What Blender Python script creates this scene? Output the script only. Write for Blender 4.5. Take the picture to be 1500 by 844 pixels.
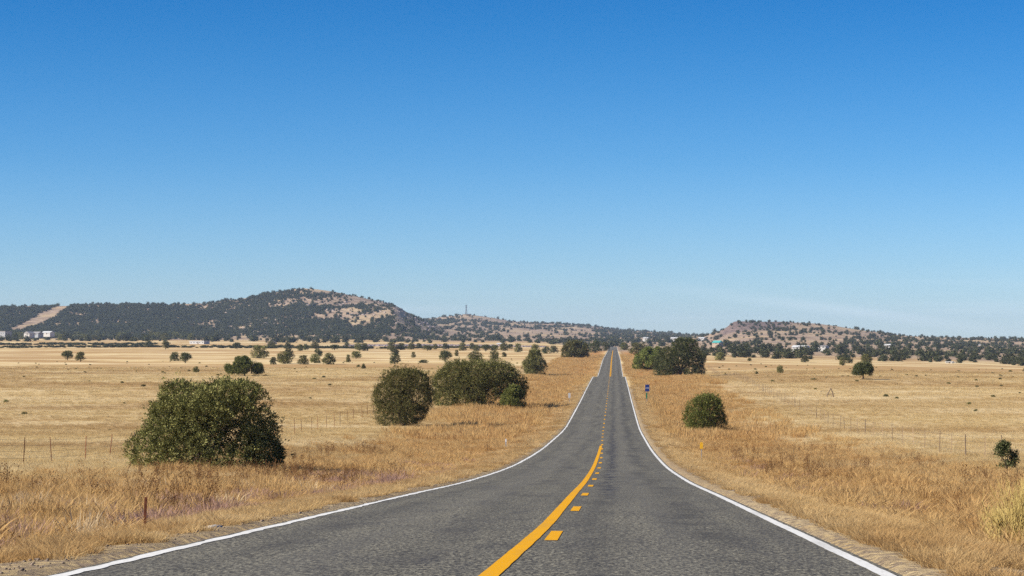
import bpy, math, time
import numpy as np
from mathutils import Vector, Matrix

T0 = time.time()
for o in list(bpy.data.objects):
    bpy.data.objects.remove(o)
S = bpy.context.scene
COL = S.collection

# ------------------------------------------------------------------ camera
F = 3300.0            # focal length in pixels of a 1500 px wide frame
CAMX, CAMZ = 1.2, 10.0
YAW = math.atan(150.0 / F)
PITCH = math.atan(78.0 / F)
cam = bpy.data.cameras.new('camera')
cam.lens = F / 1500.0 * 36.0
cam.sensor_width = 36.0
cam.clip_start = 0.2
cam.clip_end = 60000.0
camo = bpy.data.objects.new('camera', cam)
COL.objects.link(camo)
camo.location = (CAMX, 0, CAMZ)
camo.rotation_euler = (math.pi / 2 + PITCH, 0, YAW)
S.camera = camo

# ------------------------------------------------------------------ light
SUN_EL, SUN_AZ = math.radians(33.0), math.radians(251.0)    # azimuth clockwise from +Y
sd = Vector((math.sin(SUN_AZ) * math.cos(SUN_EL), math.cos(SUN_AZ) * math.cos(SUN_EL), math.sin(SUN_EL)))
sun = bpy.data.lights.new('sun', 'SUN')
sun.energy = 4.6
sun.angle = math.radians(0.55)
sun.color = (1.0, 0.93, 0.82)
suno = bpy.data.objects.new('sun', sun)
suno.rotation_euler = sd.to_track_quat('Z', 'Y').to_euler()
COL.objects.link(suno)

W = bpy.data.worlds.new('World')
S.world = W
W.use_nodes = True
nt = W.node_tree
nt.nodes.clear()
wo = nt.nodes.new('ShaderNodeOutputWorld')
bg = nt.nodes.new('ShaderNodeBackground')
sky = nt.nodes.new('ShaderNodeTexSky')
sky.sky_type = 'NISHITA'
sky.sun_disc = False
sky.sun_elevation = SUN_EL
sky.sun_rotation = SUN_AZ
sky.altitude = 1600
sky.air_density = 1.0
sky.dust_density = 0.4
sky.ozone_density = 3.0
bg.inputs['Strength'].default_value = 0.092


def wn(kind, **kw):
    n = nt.nodes.new(kind)
    for k, v in kw.items():
        setattr(n, k, v)
    return n


# clear desert air: the blue deepens with height above the horizon
tc = wn('ShaderNodeTexCoord')
sx = wn('ShaderNodeSeparateXYZ')
nt.links.new(tc.outputs['Generated'], sx.inputs[0])
rp = wn('ShaderNodeValToRGB')
nt.links.new(sx.outputs['Z'], rp.inputs[0])
cr = rp.color_ramp
cr.interpolation = 'B_SPLINE'
SKY_STOPS = [(0.0, (0.53, 0.635, 0.80)), (0.035, (0.41, 0.585, 0.80)), (0.08, (0.215, 0.49, 0.755)), (0.15, (0.018, 0.345, 0.645)),
             (0.30, (0.05, 0.29, 0.62)), (1.0, (0.04, 0.22, 0.52))]
while len(cr.elements) < len(SKY_STOPS):
    cr.elements.new(0.5)
for e, (p, c) in zip(cr.elements, SKY_STOPS):
    e.position = p
    e.color = (*c, 1)
mx = wn('ShaderNodeMix', data_type='RGBA', blend_type='MULTIPLY')
mx.inputs[0].default_value = 1.0
nt.links.new(sky.outputs[0], mx.inputs[6])
nt.links.new(rp.outputs[0], mx.inputs[7])
# thin cirrus streaks low over the right-hand hills
mp = wn('ShaderNodeMapping')
mp.inputs['Rotation'].default_value = (0, math.radians(7), 0)
mp.inputs['Scale'].default_value = (7, 7, 120)
nt.links.new(tc.outputs['Generated'], mp.inputs[0])
nz = wn('ShaderNodeTexNoise')
nz.inputs['Scale'].default_value = 1.0
nz.inputs['Detail'].default_value = 5
nz.inputs['Roughness'].default_value = 0.6
nt.links.new(mp.outputs[0], nz.inputs[0])
mr = wn('ShaderNodeMapRange')
mr.inputs[1].default_value = 0.54
mr.inputs[2].default_value = 0.80
mr.inputs[3].default_value = 0.0
mr.inputs[4].default_value = 0.22
nt.links.new(nz.outputs[0], mr.inputs[0])
fd = wn('ShaderNodeMapRange')      # the streaks thin out upwards
fd.inputs[1].default_value = 0.035
fd.inputs[2].default_value = 0.012
fd.inputs[3].default_value = 0.0
fd.inputs[4].default_value = 1.0
nt.links.new(sx.outputs['Z'], fd.inputs[0])
mm = wn('ShaderNodeMath', operation='MULTIPLY')
nt.links.new(mr.outputs[0], mm.inputs[0])
nt.links.new(fd.outputs[0], mm.inputs[1])
mc = wn('ShaderNodeMix', data_type='RGBA')


def sight(px, py):
    a_, b_ = (px - 750) / F, (422 - py) / F
    cp, sp = math.cos(PITCH), math.sin(PITCH)
    fy, dz = cp - b_ * sp, sp + b_ * cp
    return Vector((a_ * math.cos(YAW) - fy * math.sin(YAW), a_ * math.sin(YAW) + fy * math.cos(YAW), dz)).normalized()


# one faint thin streak of high cloud, slanting down towards the right-hand hills
streak = wn('ShaderNodeVectorMath', operation='DOT_PRODUCT')
streak.inputs[1].default_value = sight(900, 412).cross(sight(1450, 482)).normalized()
nt.links.new(tc.outputs['Generated'], streak.inputs[0])
s_abs = wn('ShaderNodeMath', operation='ABSOLUTE')
nt.links.new(streak.outputs['Value'], s_abs.inputs[0])
s_r = wn('ShaderNodeMapRange', interpolation_type='SMOOTHSTEP')
nt.links.new(s_abs.outputs[0], s_r.inputs[0])
for i_, v_ in enumerate((0.0, 0.0042, 0.26, 0.0)): s_r.inputs[i_ + 1].default_value = v_
s_x = wn('ShaderNodeMapRange', interpolation_type='SMOOTHSTEP')
nt.links.new(sx.outputs['X'], s_x.inputs[0])
for i_, v_ in enumerate((0.0, 0.075, 0.0, 1.0)): s_x.inputs[i_ + 1].default_value = v_
s_y = wn('ShaderNodeMapRange', interpolation_type='SMOOTHSTEP')
nt.links.new(sx.outputs['X'], s_y.inputs[0])
for i_, v_ in enumerate((0.2, 0.12, 0.0, 1.0)): s_y.inputs[i_ + 1].default_value = v_
s_n = wn('ShaderNodeMapRange')
nt.links.new(nz.outputs[0], s_n.inputs[0])
for i_, v_ in enumerate((0.3, 0.65, 0.2, 1.0)): s_n.inputs[i_ + 1].default_value = v_
prev = s_r.outputs[0]
for q_ in (s_x, s_y, s_n):
    k_ = wn('ShaderNodeMath', operation='MULTIPLY')
    nt.links.new(prev, k_.inputs[0])
    nt.links.new(q_.outputs[0], k_.inputs[1])
    prev = k_.outputs[0]
s_m = wn('ShaderNodeMath', operation='MAXIMUM')
nt.links.new(prev, s_m.inputs[0])
nt.links.new(mm.outputs[0], s_m.inputs[1])
nt.links.new(s_m.outputs[0], mc.inputs[0])
nt.links.new(mx.outputs[2], mc.inputs[6])
mc.inputs[7].default_value = (5.6, 6.2, 6.8, 1)
nt.links.new(mc.outputs[2], bg.inputs['Color'])
nt.links.new(bg.outputs[0], wo.inputs['Surface'])

S.view_settings.view_transform = 'Standard'
S.view_settings.look = 'None'
S.view_settings.exposure = 0.85
S.view_settings.gamma = 1.0
S.render.engine = 'CYCLES'
S.cycles.max_bounces = 6
S.cycles.diffuse_bounces = 2
S.cycles.transmission_bounces = 3
S.cycles.transparent_max_bounces = 8
S.cycles.volume_bounces = 0
S.cycles.use_denoising = False
S.cycles.use_adaptive_sampling = False

# ------------------------------------------------------------------ maths helpers


def smooth(x, a, b):
    t = np.clip((np.asarray(x, float) - a) / (b - a), 0, 1)
    return t * t * (3 - 2 * t)


def hash2(i, j, seed):
    i = i.astype(np.int64).astype(np.uint64)
    j = j.astype(np.int64).astype(np.uint64)
    h = i * np.uint64(374761393) + j * np.uint64(668265263) + np.uint64(seed * 1442695 + 12345)
    h &= np.uint64(0xFFFFFFFF)
    h = ((h ^ (h >> np.uint64(13))) * np.uint64(1274126177)) & np.uint64(0xFFFFFFFF)
    h = ((h ^ (h >> np.uint64(15))) * np.uint64(2246822519)) & np.uint64(0xFFFFFFFF)
    return ((h ^ (h >> np.uint64(16))) & np.uint64(0xFFFFFF)).astype(float) / 16777215.0


def vnoise(x, y, seed=0):
    x = np.asarray(x, float)
    y = np.asarray(y, float)
    xi, yi = np.floor(x), np.floor(y)
    u, v = x - xi, y - yi
    u = u * u * (3 - 2 * u)
    v = v * v * (3 - 2 * v)
    a, b = hash2(xi, yi, seed), hash2(xi + 1, yi, seed)
    c, d = hash2(xi, yi + 1, seed), hash2(xi + 1, yi + 1, seed)
    return (a * (1 - u) + b * u) * (1 - v) + (c * (1 - u) + d * u) * v


def fbm(x, y, seed=0, octs=4):
    s, a, t = 0, 1.0, 0
    for k in range(octs):
        s = s + a * vnoise(x * 2 ** k, y * 2 ** k, seed + 17 * k)
        t += a
        a *= 0.5
    return s / t


def pchip(xs, ys, x):
    xs = np.asarray(xs, float)
    ys = np.asarray(ys, float)
    h = np.diff(xs)
    d = np.diff(ys, axis=0) / (h if ys.ndim == 1 else h[:, None])
    m = np.zeros_like(ys)
    m[0], m[-1] = d[0], d[-1]
    w1, w2 = 2 * h[1:] + h[:-1], h[1:] + 2 * h[:-1]
    if ys.ndim > 1:
        w1, w2 = w1[:, None], w2[:, None]
    ok = d[1:] * d[:-1] > 0
    with np.errstate(divide='ignore', invalid='ignore'):
        mm_ = (w1 + w2) / (w1 / d[:-1] + w2 / d[1:])
    m[1:-1] = np.where(ok, mm_, 0)
    k = np.clip(np.searchsorted(xs, x) - 1, 0, len(xs) - 2)
    t = (x - xs[k]) / h[k]
    hh = h[k]
    if ys.ndim > 1:
        t, hh = t[:, None], hh[:, None]
    return ((2 * t**3 - 3 * t**2 + 1) * ys[k] + (t**3 - 2 * t**2 + t) * hh * m[k]
            + (-2 * t**3 + 3 * t**2) * ys[k + 1] + (t**3 - t**2) * hh * m[k + 1])


# ------------------------------------------------------------------ the lie of the land
# how far the road surface lies below the eye, by distance along it
ROAD_D = [-160, -60, 0, 20, 38, 51.5, 75, 113, 165, 235, 305, 390, 505, 600, 699, 819, 990, 1485, 1900, 2300, 2700, 3400, 13000]
ROAD_H = [-1.6, -0.9, 1.12, 2.03, 2.87, 3.5, 4.6, 6.07, 7.45, 8.50, 8.45, 8.15, 7.97, 10.2, 9.74, 8.69, 7.5, 7.2, 6.3, 5.7, 8.5, 9, 9]


def road_z(y):
    y = np.asarray(y, float)
    return CAMZ - pchip(ROAD_D, ROAD_H, np.clip(y.ravel(), -160, 13000)).reshape(y.shape)


# open country: rows of distance, one column per bearing; the entries give how low (or high) the land stands there
TD = [305, 505, 700, 1000, 1300, 1700, 2000, 2500, 3000, 3300, 3600, 4000, 4500, 5200, 6500, 8000, 13000]
TT = {
    -600: [592, 553, 538, 525, 518, 511, 507, 501, 498, 497, 488, 474, 452, 468, 480, 490, 497],
    0:    [592, 553, 538, 525, 518, 511, 506, 500, 498, 497, 490, 474, 450, 468, 480, 490, 497],
    110:  [592, 553, 538, 525, 517, 510, 506, 500, 498, 496, 489, 473, 448, 468, 480, 490, 497],
    290:  [592, 553, 538, 525, 517, 510, 506, 501, 498, 496, 488, 472, 447, 466, 480, 490, 497],
    345:  [592, 553, 538, 525, 517, 510, 506, 501, 498, 495, 487, 469, 440, 460, 480, 490, 497],
    395:  [592, 553, 538, 525, 517, 510, 506, 502, 499, 495, 482, 458, 431, 452, 480, 490, 497],
    445:  [592, 553, 538, 525, 517, 510, 506, 502, 499, 494, 479, 450, 425, 450, 480, 490, 497],
    485:  [592, 553, 538, 525, 517, 510, 507, 502, 499, 493, 478, 451, 429, 452, 480, 490, 497],
    530:  [592, 553, 538, 525, 517, 511, 507, 503, 500, 493, 476, 450, 439, 458, 478, 490, 497],
    575:  [592, 553, 538, 525, 518, 511, 507, 503, 500, 493, 475, 452, 448, 466, 474, 490, 497],
    595:  [592, 553, 538, 525, 518, 511, 507, 503, 500, 494, 481, 463, 458, 473, 472, 488, 497],
    625:  [592, 553, 538, 525, 518, 511, 507, 503, 500, 497, 489, 478, 473, 474, 470, 488, 497],
    655:  [592, 553, 538, 525, 518, 511, 507, 503, 501, 499, 495, 489, 483, 477, 466, 486, 497],
    683:  [592, 553, 538, 525, 518, 511, 507, 503, 501, 499, 496, 492, 486, 476, 463, 485, 497],
    720:  [592, 553, 538, 525, 518, 511, 507, 503, 501, 499, 496, 492, 487, 480, 467, 486, 497],
    760:  [592, 553, 538, 525, 518, 512, 508, 504, 501, 499, 496, 492, 488, 482, 473, 487, 497],
    850:  [592, 553, 539, 526, 519, 513, 509, 506, 503, 501, 498, 495, 491, 486, 477, 488, 497],
    900:  [592, 553, 540, 527, 519, 514, 511, 508, 504, 502, 500, 497, 494, 489, 483, 490, 497],
    950:  [592, 553, 540, 528, 521, 515, 511, 507, 504, 502, 500, 498, 495, 491, 487, 492, 497],
    1000: [592, 553, 541, 529, 522, 515, 511, 507, 504, 502, 500, 498, 496, 493, 490, 493, 497],
    1045: [592, 553, 541, 529, 523, 515, 510, 505, 501, 498, 494, 490, 494, 493, 492, 494, 497],
    1062: [592, 553, 541, 530, 523, 515, 510, 504, 498, 494, 489, 483, 489, 492, 493, 494, 497],
    1076: [592, 553, 541, 530, 524, 516, 510, 503, 496, 491, 484, 473, 480, 488, 493, 495, 497],
    1100: [592, 553, 541, 531, 525, 517, 511, 503, 495, 489, 481, 472, 479, 488, 494, 496, 498],
    1150: [592, 553, 542, 532, 526, 518, 512, 504, 495, 489, 481, 473, 480, 488, 494, 496, 498],
    1200: [592, 553, 542, 533, 527, 519, 513, 505, 496, 490, 483, 476, 482, 489, 494, 497, 498],
    1260: [592, 553, 543, 534, 529, 520, 514, 506, 499, 494, 488, 483, 488, 492, 495, 497, 499],
    1340: [592, 554, 544, 536, 531, 522, 516, 509, 503, 499, 496, 493, 495, 496, 497, 498, 500],
    1420: [592, 554, 545, 538, 533, 524, 518, 511, 505, 501, 498, 496, 497, 498, 499, 500, 501],
    1500: [592, 555, 546, 540, 536, 527, 520, 513, 507, 503, 500, 498, 500, 500, 501, 502, 502],
    2100: [592, 556, 549, 545, 541, 532, 526, 518, 510, 505, 503, 502, 502, 502, 502, 502, 502],
}
FD = np.exp(np.linspace(math.log(305), math.log(13000), 420))
PXN = np.array(sorted(TT))
ZT = np.array([CAMZ - (np.array(TT[p], float) - 500) / F * np.array(TD) for p in PXN])     # (bearing, distance)
ZT = pchip(np.log(TD), ZT.T, np.log(FD))                                                # (fine distance, bearing)
PXF = np.linspace(-600, 2100, 541)
ZT = pchip(PXN, ZT.T, PXF).T                                                            # (fine distance, fine bearing)


def bearing(x, y):
    t = (np.asarray(x, float) - CAMX) / np.maximum(np.asarray(y, float), 1.0)
    return 750 + F * np.tan(np.clip(np.arctan(t) + YAW, -1.2, 1.2))


def terrain(x, y, fine=True):
    x, y = np.broadcast_arrays(np.asarray(x, float), np.asarray(y, float))
    p = road_z(y)
    u = np.clip((bearing(x, y) + 600) / 5.0, 0, 539.999)
    v = np.clip((np.log(np.maximum(y, 305.001)) - math.log(305)) / (math.log(13000 / 305) / 419), 0, 418.999)
    ui, vi = u.astype(int), v.astype(int)
    uf, vf = u - ui, v - vi
    q = (ZT[vi, ui] * (1 - uf) + ZT[vi, ui + 1] * uf) * (1 - vf) + (ZT[vi + 1, ui] * (1 - uf) + ZT[vi + 1, ui + 1] * uf) * vf
    ax = np.abs(x)
    wide = smooth(y, 240, 360)
    z = p * (1 - wide) + q * wide
    w = np.maximum(smooth(ax, 9, 70), smooth(y, 2250, 2900))
    z = p * (1 - w) + z * w
    # shallow ditch beside the road
    z = z - 0.34 * smooth(ax, 4.0, 7.5) * (1 - smooth(ax, 10, 22))
    if fine:
        b = smooth(ax, 5, 20)
        z = z + b * 0.16 * (fbm(x / 22, y / 22, 3, 4) - 0.5) * 2
        z = z + b * smooth(y, 120, 700) * 0.55 * (fbm(x / 90, y / 90, 9, 3) - 0.5) * 2
        hill = smooth(y, 1150, 2600)
        z = z + b * (hill * 1.6 + smooth(y, 2500, 3400) * 2.2) * (fbm(x / 170, y / 170, 21, 4) - 0.5) * 2
        hh = smooth(z, CAMZ + 5, CAMZ + 60) * smooth(y, 2800, 3600)
        r = 1 - np.abs(fbm(x / 330, y / 330, 33, 5) - 0.5) * 4
        z = z + hh * 7.0 * (r - .65) + hh * 4 * (fbm(x / 60, y / 60, 5, 3) - 0.5)
    return z


def project(x, y, z):
    """where a point of the land lies as seen from the roadside, in 1500-wide pixels"""
    dx, dy, dz = x - CAMX, y, z - CAMZ
    cy, sy = math.cos(YAW), math.sin(YAW)
    rx = dx * cy + dy * sy
    fy = -dx * sy + dy * cy
    cp, sp = math.cos(PITCH), math.sin(PITCH)
    fw = fy * cp + dz * sp
    up = -fy * sp + dz * cp
    return 750 + F * rx / fw, 422 - F * up / fw


def ray(px, py):
    a, b = (px - 750) / F, (422 - py) / F
    cp, sp = math.cos(PITCH), math.sin(PITCH)
    fy, dz = cp - b * sp, sp + b * cp
    cy, sy = math.cos(YAW), math.sin(YAW)
    return np.array([a * cy - fy * sy, a * sy + fy * cy, dz])


def hit(px, py, dmin=12, dmax=9000):
    """first point of the land along the sight line"""
    r = ray(px, py)
    d = np.exp(np.linspace(math.log(dmin), math.log(dmax), 6000))
    x, y, z = CAMX + r[0] * d, r[1] * d, CAMZ + r[2] * d
    g = terrain(x, y)
    k = np.argmax(z < g)
    if not (z < g).any():
        k = len(d) - 1
    return float(x[k]), float(y[k]), float(g[k])


# ------------------------------------------------------------------ object helpers
def tag(o, label=None, cat=None, group=None, kind=None):
    if label: o['label'] = label
    if cat: o['category'] = cat
    if group: o['group'] = group
    if kind: o['kind'] = kind
    return o


def empty(name, loc, rz=0.0, sc=None):
    o = bpy.data.objects.new(name, None)
    o.empty_display_size = 0.3
    COL.objects.link(o)
    o.location = loc
    o.rotation_euler = (0, 0, rz)
    if sc is not None: o.scale = sc
    return o


def mesh_np(name, V, Fc, mat=None, attrs=None, smooth_shade=False):
    """V (n,3); Fc (m,k) with one face size"""
    V = np.asarray(V, np.float32)
    Fc = np.asarray(Fc, np.int32)
    me = bpy.data.meshes.new(name)
    me.vertices.add(len(V))
    me.vertices.foreach_set('co', V.ravel())
    if len(Fc):
        m, k = Fc.shape
        me.loops.add(m * k)
        me.loops.foreach_set('vertex_index', Fc.ravel())
        me.polygons.add(m)
        me.polygons.foreach_set('loop_start', np.arange(0, m * k, k, dtype=np.int32))
        me.polygons.foreach_set('loop_total', np.full(m, k, np.int32))
        if smooth_shade:
            me.polygons.foreach_set('use_smooth', np.ones(m, bool))
    me.update(calc_edges=True)
    for an, av in (attrs or {}).items():
        av = np.asarray(av)
        if av.dtype.kind in 'iu':
            a = me.attributes.new(an, 'INT', 'POINT')
            a.data.foreach_set('value', av.astype(np.int32))
        elif av.ndim == 1:
            a = me.attributes.new(an, 'FLOAT', 'POINT')
            a.data.foreach_set('value', av.astype(np.float32))
        else:
            a = me.attributes.new(an, 'FLOAT_VECTOR', 'POINT')
            a.data.foreach_set('vector', av.astype(np.float32).ravel())
    if mat: me.materials.append(mat)
    return me


def link(name, me, parent=None, loc=None, rz=0.0, sc=None, col=None):
    o = bpy.data.objects.new(name, me)
    (col or COL).objects.link(o)
    if parent is not None: o.parent = parent
    if loc is not None: o.location = loc
    if rz: o.rotation_euler = (0, 0, rz)
    if sc is not None: o.scale = sc
    return o


class MB:
    """collects boxes, tubes and polygons into one mesh"""

    def __init__(s):
        s.v, s.f = [], []

    def box(s, c, d, rz=0.0, tilt=None):
        cx, cy, cz = c
        dx, dy, dz = [q / 2 for q in d]
        n = len(s.v)
        M = Matrix.Rotation(rz, 3, 'Z')
        if tilt: M = M @ Matrix.Rotation(tilt[1], 3, tilt[0])
        for sx_, sy_, sz_ in ((-1, -1, -1), (1, -1, -1), (1, 1, -1), (-1, 1, -1), (-1, -1, 1), (1, -1, 1), (1, 1, 1), (-1, 1, 1)):
            p = M @ Vector((sx_ * dx, sy_ * dy, sz_ * dz))
            s.v.append((cx + p.x, cy + p.y, cz + p.z))
        s.f += [tuple(n + i for i in q) for q in ((0, 3, 2, 1), (4, 5, 6, 7), (0, 1, 5, 4), (1, 2, 6, 5), (2, 3, 7, 6), (3, 0, 4, 7))]
        return s

    def tube(s, pts, rad, seg=6, cap=True):
        pts = [Vector(p) for p in pts]
        if not hasattr(rad, '__len__'): rad = [rad] * len(pts)
        n = len(s.v)
        for i, p in enumerate(pts):
            t = (pts[min(i + 1, len(pts) - 1)] - pts[max(i - 1, 0)]).normalized()
            a = t.orthogonal().normalized() if i == 0 else (a - t * a.dot(t)).normalized()
            b = t.cross(a)
            for k in range(seg):
                an = 2 * math.pi * k / seg
                q = p + (a * math.cos(an) + b * math.sin(an)) * rad[i]
                s.v.append(tuple(q))
        for i in range(len(pts) - 1):
            for k in range(seg):
                k2 = (k + 1) % seg
                s.f.append((n + i * seg + k, n + i * seg + k2, n + (i + 1) * seg + k2, n + (i + 1) * seg + k))
        if cap:
            s.f.append(tuple(n + k for k in reversed(range(seg))))
            s.f.append(tuple(n + (len(pts) - 1) * seg + k for k in range(seg)))
        return s

    def poly(s, pts, faces):
        n = len(s.v)
        s.v += [tuple(p) for p in pts]
        s.f += [tuple(n + i for i in f) for f in faces]
        return s

    def mesh(s, name, mat):
        me = bpy.data.meshes.new(name)
        me.from_pydata(s.v, [], s.f)
        me.materials.append(mat)
        me.update()
        return me

    def build(s, name, mat, parent=None, **kw):
        return link(name, s.mesh(name, mat), parent, **kw)


# ------------------------------------------------------------------ materials
class NT:
    def __init__(s, name):
        s.m = bpy.data.materials.new(name)
        s.m.use_nodes = True
        s.t = s.m.node_tree
        s.t.nodes.clear()
        s.out = s.n('ShaderNodeOutputMaterial')

    def n(s, kind, **kw):
        q = s.t.nodes.new(kind)
        for k, v in kw.items(): setattr(q, k, v)
        return q

    def l(s, a, b):
        s.t.links.new(a, b)

    def pos(s, scale=(1, 1, 1)):
        g = s.n('ShaderNodeNewGeometry')
        v = s.n('ShaderNodeVectorMath', operation='MULTIPLY')
        s.l(g.outputs['Position'], v.inputs[0])
        v.inputs[1].default_value = scale
        return v.outputs[0]

    def noise(s, vec, scale=1.0, detail=4, rough=0.6, dist=0.0):
        q = s.n('ShaderNodeTexNoise')
        q.inputs['Scale'].default_value = scale
        q.inputs['Detail'].default_value = detail
        q.inputs['Roughness'].default_value = rough
        q.inputs['Distortion'].default_value = dist
        if vec is not None: s.l(vec, q.inputs['Vector'])
        return q.outputs['Fac']

    def rng(s, x, a, b, c=0.0, d=1.0, sm=False):
        q = s.n('ShaderNodeMapRange')
        if sm: q.interpolation_type = 'SMOOTHSTEP'
        s.l(x, q.inputs[0])
        for i, v in enumerate((a, b, c, d)): q.inputs[i + 1].default_value = v
        return q.outputs[0]

    def math(s, op, a, b=None, clamp=False):
        q = s.n('ShaderNodeMath', operation=op, use_clamp=clamp)
        for i, v in enumerate((a, b)):
            if v is None: continue
            if isinstance(v, (int, float)): q.inputs[i].default_value = v
            else: s.l(v, q.inputs[i])
        return q.outputs[0]

    def mix(s, f, a, b, blend='MIX'):
        q = s.n('ShaderNodeMix', data_type='RGBA', blend_type=blend)
        for i, v in ((0, f), (6, a), (7, b)):
            if isinstance(v, (int, float)): q.inputs[i].default_value = v
            elif isinstance(v, tuple): q.inputs[i].default_value = (*v[:3], 1)
            else: s.l(v, q.inputs[i])
        return q.outputs[2]

    def attr(s, name):
        q = s.n('ShaderNodeAttribute', attribute_name=name)
        return q.outputs['Fac']

    def objrand(s):
        return s.n('ShaderNodeObjectInfo').outputs['Random']

    def bsdf(s, col, rough=0.9, spec=0.2, bump=None, bstr=0.5, bdist=0.02, metal=0.0):
        b = s.n('ShaderNodeBsdfPrincipled')
        for k, v in (('Base Color', col), ('Roughness', rough), ('Specular IOR Level', spec), ('Metallic', metal)):
            if isinstance(v, tuple): b.inputs[k].default_value = (*v[:3], 1)
            elif isinstance(v, (int, float)): b.inputs[k].default_value = v
            else: s.l(v, b.inputs[k])
        if bump is not None:
            q = s.n('ShaderNodeBump')
            q.inputs['Strength'].default_value = bstr
            q.inputs['Distance'].default_value = bdist
            s.l(bump, q.inputs['Height'])
            s.l(q.outputs[0], b.inputs['Normal'])
        s.l(b.outputs[0], s.out.inputs['Surface'])
        return s.m

    def leafy(s, col, trans=0.25):
        d = s.n('ShaderNodeBsdfDiffuse')
        t = s.n('ShaderNodeBsdfTranslucent')
        mxs = s.n('ShaderNodeMixShader')
        mxs.inputs[0].default_value = trans
        s.l(col, d.inputs['Color'])
        s.l(col, t.inputs['Color'])
        s.l(d.outputs[0], mxs.inputs[1])
        s.l(t.outputs[0], mxs.inputs[2])
        s.l(mxs.outputs[0], s.out.inputs['Surface'])
        return s.m


def plain(name, col, rough=0.7, spec=0.3, var=0.15, scale=3.0, metal=0.0):
    n = NT(name)
    f = n.noise(n.pos(), scale, 5, 0.65)
    dark = tuple(c * (1 - var) for c in col)
    lite = tuple(min(1, c * (1 + var)) for c in col)
    return n.bsdf(n.mix(n.rng(f, 0.3, 0.7), dark, lite), rough, spec, metal=metal)


STRAW = (0.60, 0.44, 0.20)
PALE = (0.76, 0.61, 0.33)
BROWN = (0.34, 0.185, 0.065)
RUST = (0.36, 0.165, 0.058)
PURPLE = (0.22, 0.115, 0.105)


def straw_field(n):
    """colour of the dry grassland at a place: straw broken by browner swathes"""
    big = n.noise(n.pos((1 / 75, 1 / 75, 0)), 1.0, 5, 0.62, 0.3)
    mid = n.noise(n.pos((1 / 13, 1 / 13, 0)), 1.0, 4, 0.6)
    huge = n.noise(n.pos((1 / 420, 1 / 420, 0)), 1.0, 3, 0.55)
    bl = n.noise(n.pos((1 / 55, 1 / 24, 0)), 1.0, 4, 0.6)
    c = n.mix(n.rng(mid, 0.35, 0.68), STRAW, PALE)
    c = n.mix(n.rng(bl, 0.47, 0.60, 0, 0.75, True), c, (0.86, 0.72, 0.44))
    wide = n.noise(n.pos((1 / 260, 1 / 105, 0)), 1.0, 5, 0.65, 0.5)
    sy = n.n('ShaderNodeSeparateXYZ')
    n.l(n.pos(), sy.inputs[0])
    far = n.rng(sy.outputs[1], 250, 800, 0.25, 1.0)
    f = n.math('ADD', n.rng(big, 0.48, 0.62, 0, 0.6, True), n.rng(huge, 0.50, 0.68, 0, 0.25))
    f = n.math('ADD', f, n.math('MULTIPLY', far, n.rng(wide, 0.47, 0.60, 0, 0.8, True)))
    stk = n.noise(n.pos((1 / 30, 1 / 8, 0)), 1.0, 4, 0.65)
    f = n.math('ADD', f, n.rng(stk, 0.54, 0.64, 0, 0.45))
    c = n.mix(n.math('MINIMUM', f, 0.75), c, BROWN)
    return c


def mat_ground():
    n = NT('ground')
    c = straw_field(n)
    tuft = n.noise(n.pos((1 / 1.3, 1 / 1.3, 0)), 1.0, 3, 0.7)
    c = n.mix(n.rng(tuft, 0.38, 0.32, 0, 0.3), c, (0.25, 0.16, 0.08))
    fin = n.noise(n.pos(), 3.0, 5, 0.75)
    c = n.mix(n.rng(fin, 0.35, 0.7, 0.35, 0.0), c, (0.36, 0.24, 0.11))
    c = n.mix(n.math('MULTIPLY', n.attr('litter'), 0.4), c, (0.40, 0.28, 0.13))
    # tall brown grass by the road
    tn = n.noise(n.pos((1 / 9, 1 / 20, 0)), 1.0, 4, 0.6)
    tb = n.mix(n.rng(tn, 0.35, 0.65), RUST, (0.46, 0.27, 0.10))
    c = n.mix(n.attr('tall'), c, tb)
    # short verge turf and bare dirt
    vn = n.noise(n.pos(), 1.6, 5, 0.7)
    vt = n.mix(n.rng(vn, 0.4, 0.62), (0.40, 0.26, 0.12), (0.62, 0.46, 0.25))
    c = n.mix(n.attr('verge'), c, vt)
    dn = n.noise(n.pos((1, 0.7, 0)), 5.0, 5, 0.75)
    dm = n.math('MULTIPLY', n.attr('dirt'), n.rng(dn, 0.40, 0.55, 0, 1))
    gr = n.noise(n.pos(), 14, 6, 0.85)
    dirt = n.mix(n.rng(gr, 0.38, 0.62), (0.075, 0.055, 0.042), (0.42, 0.32, 0.21))
    c = n.mix(dm, c, dirt)
    # stony soil of the hills
    hn = n.noise(n.pos((1 / 24, 1 / 24, 1 / 24)), 1.0, 5, 0.65)
    hs = n.mix(n.rng(hn, 0.35, 0.65), (0.21, 0.145, 0.10), (0.44, 0.325, 0.22))
    hb = n.noise(n.pos((1 / 90, 1 / 90, 1 / 90)), 1.0, 3, 0.5)
    hs = n.mix(n.rng(hb, 0.5, 0.65, 0, 0.7), hs, (0.50, 0.37, 0.20))
    c = n.mix(n.attr('soil'), c, hs)
    rn = n.noise(n.pos((1 / 8, 1 / 8, 1 / 4)), 1.0, 4, 0.8)
    rk = n.mix(n.rng(rn, 0.38, 0.60), (0.045, 0.035, 0.032), (0.27, 0.19, 0.155))
    c = n.mix(n.attr('rock'), c, rk)
    return n.bsdf(c, 0.95, 0.05, n.math('ADD', fin, gr), 0.6, 0.05)


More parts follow.
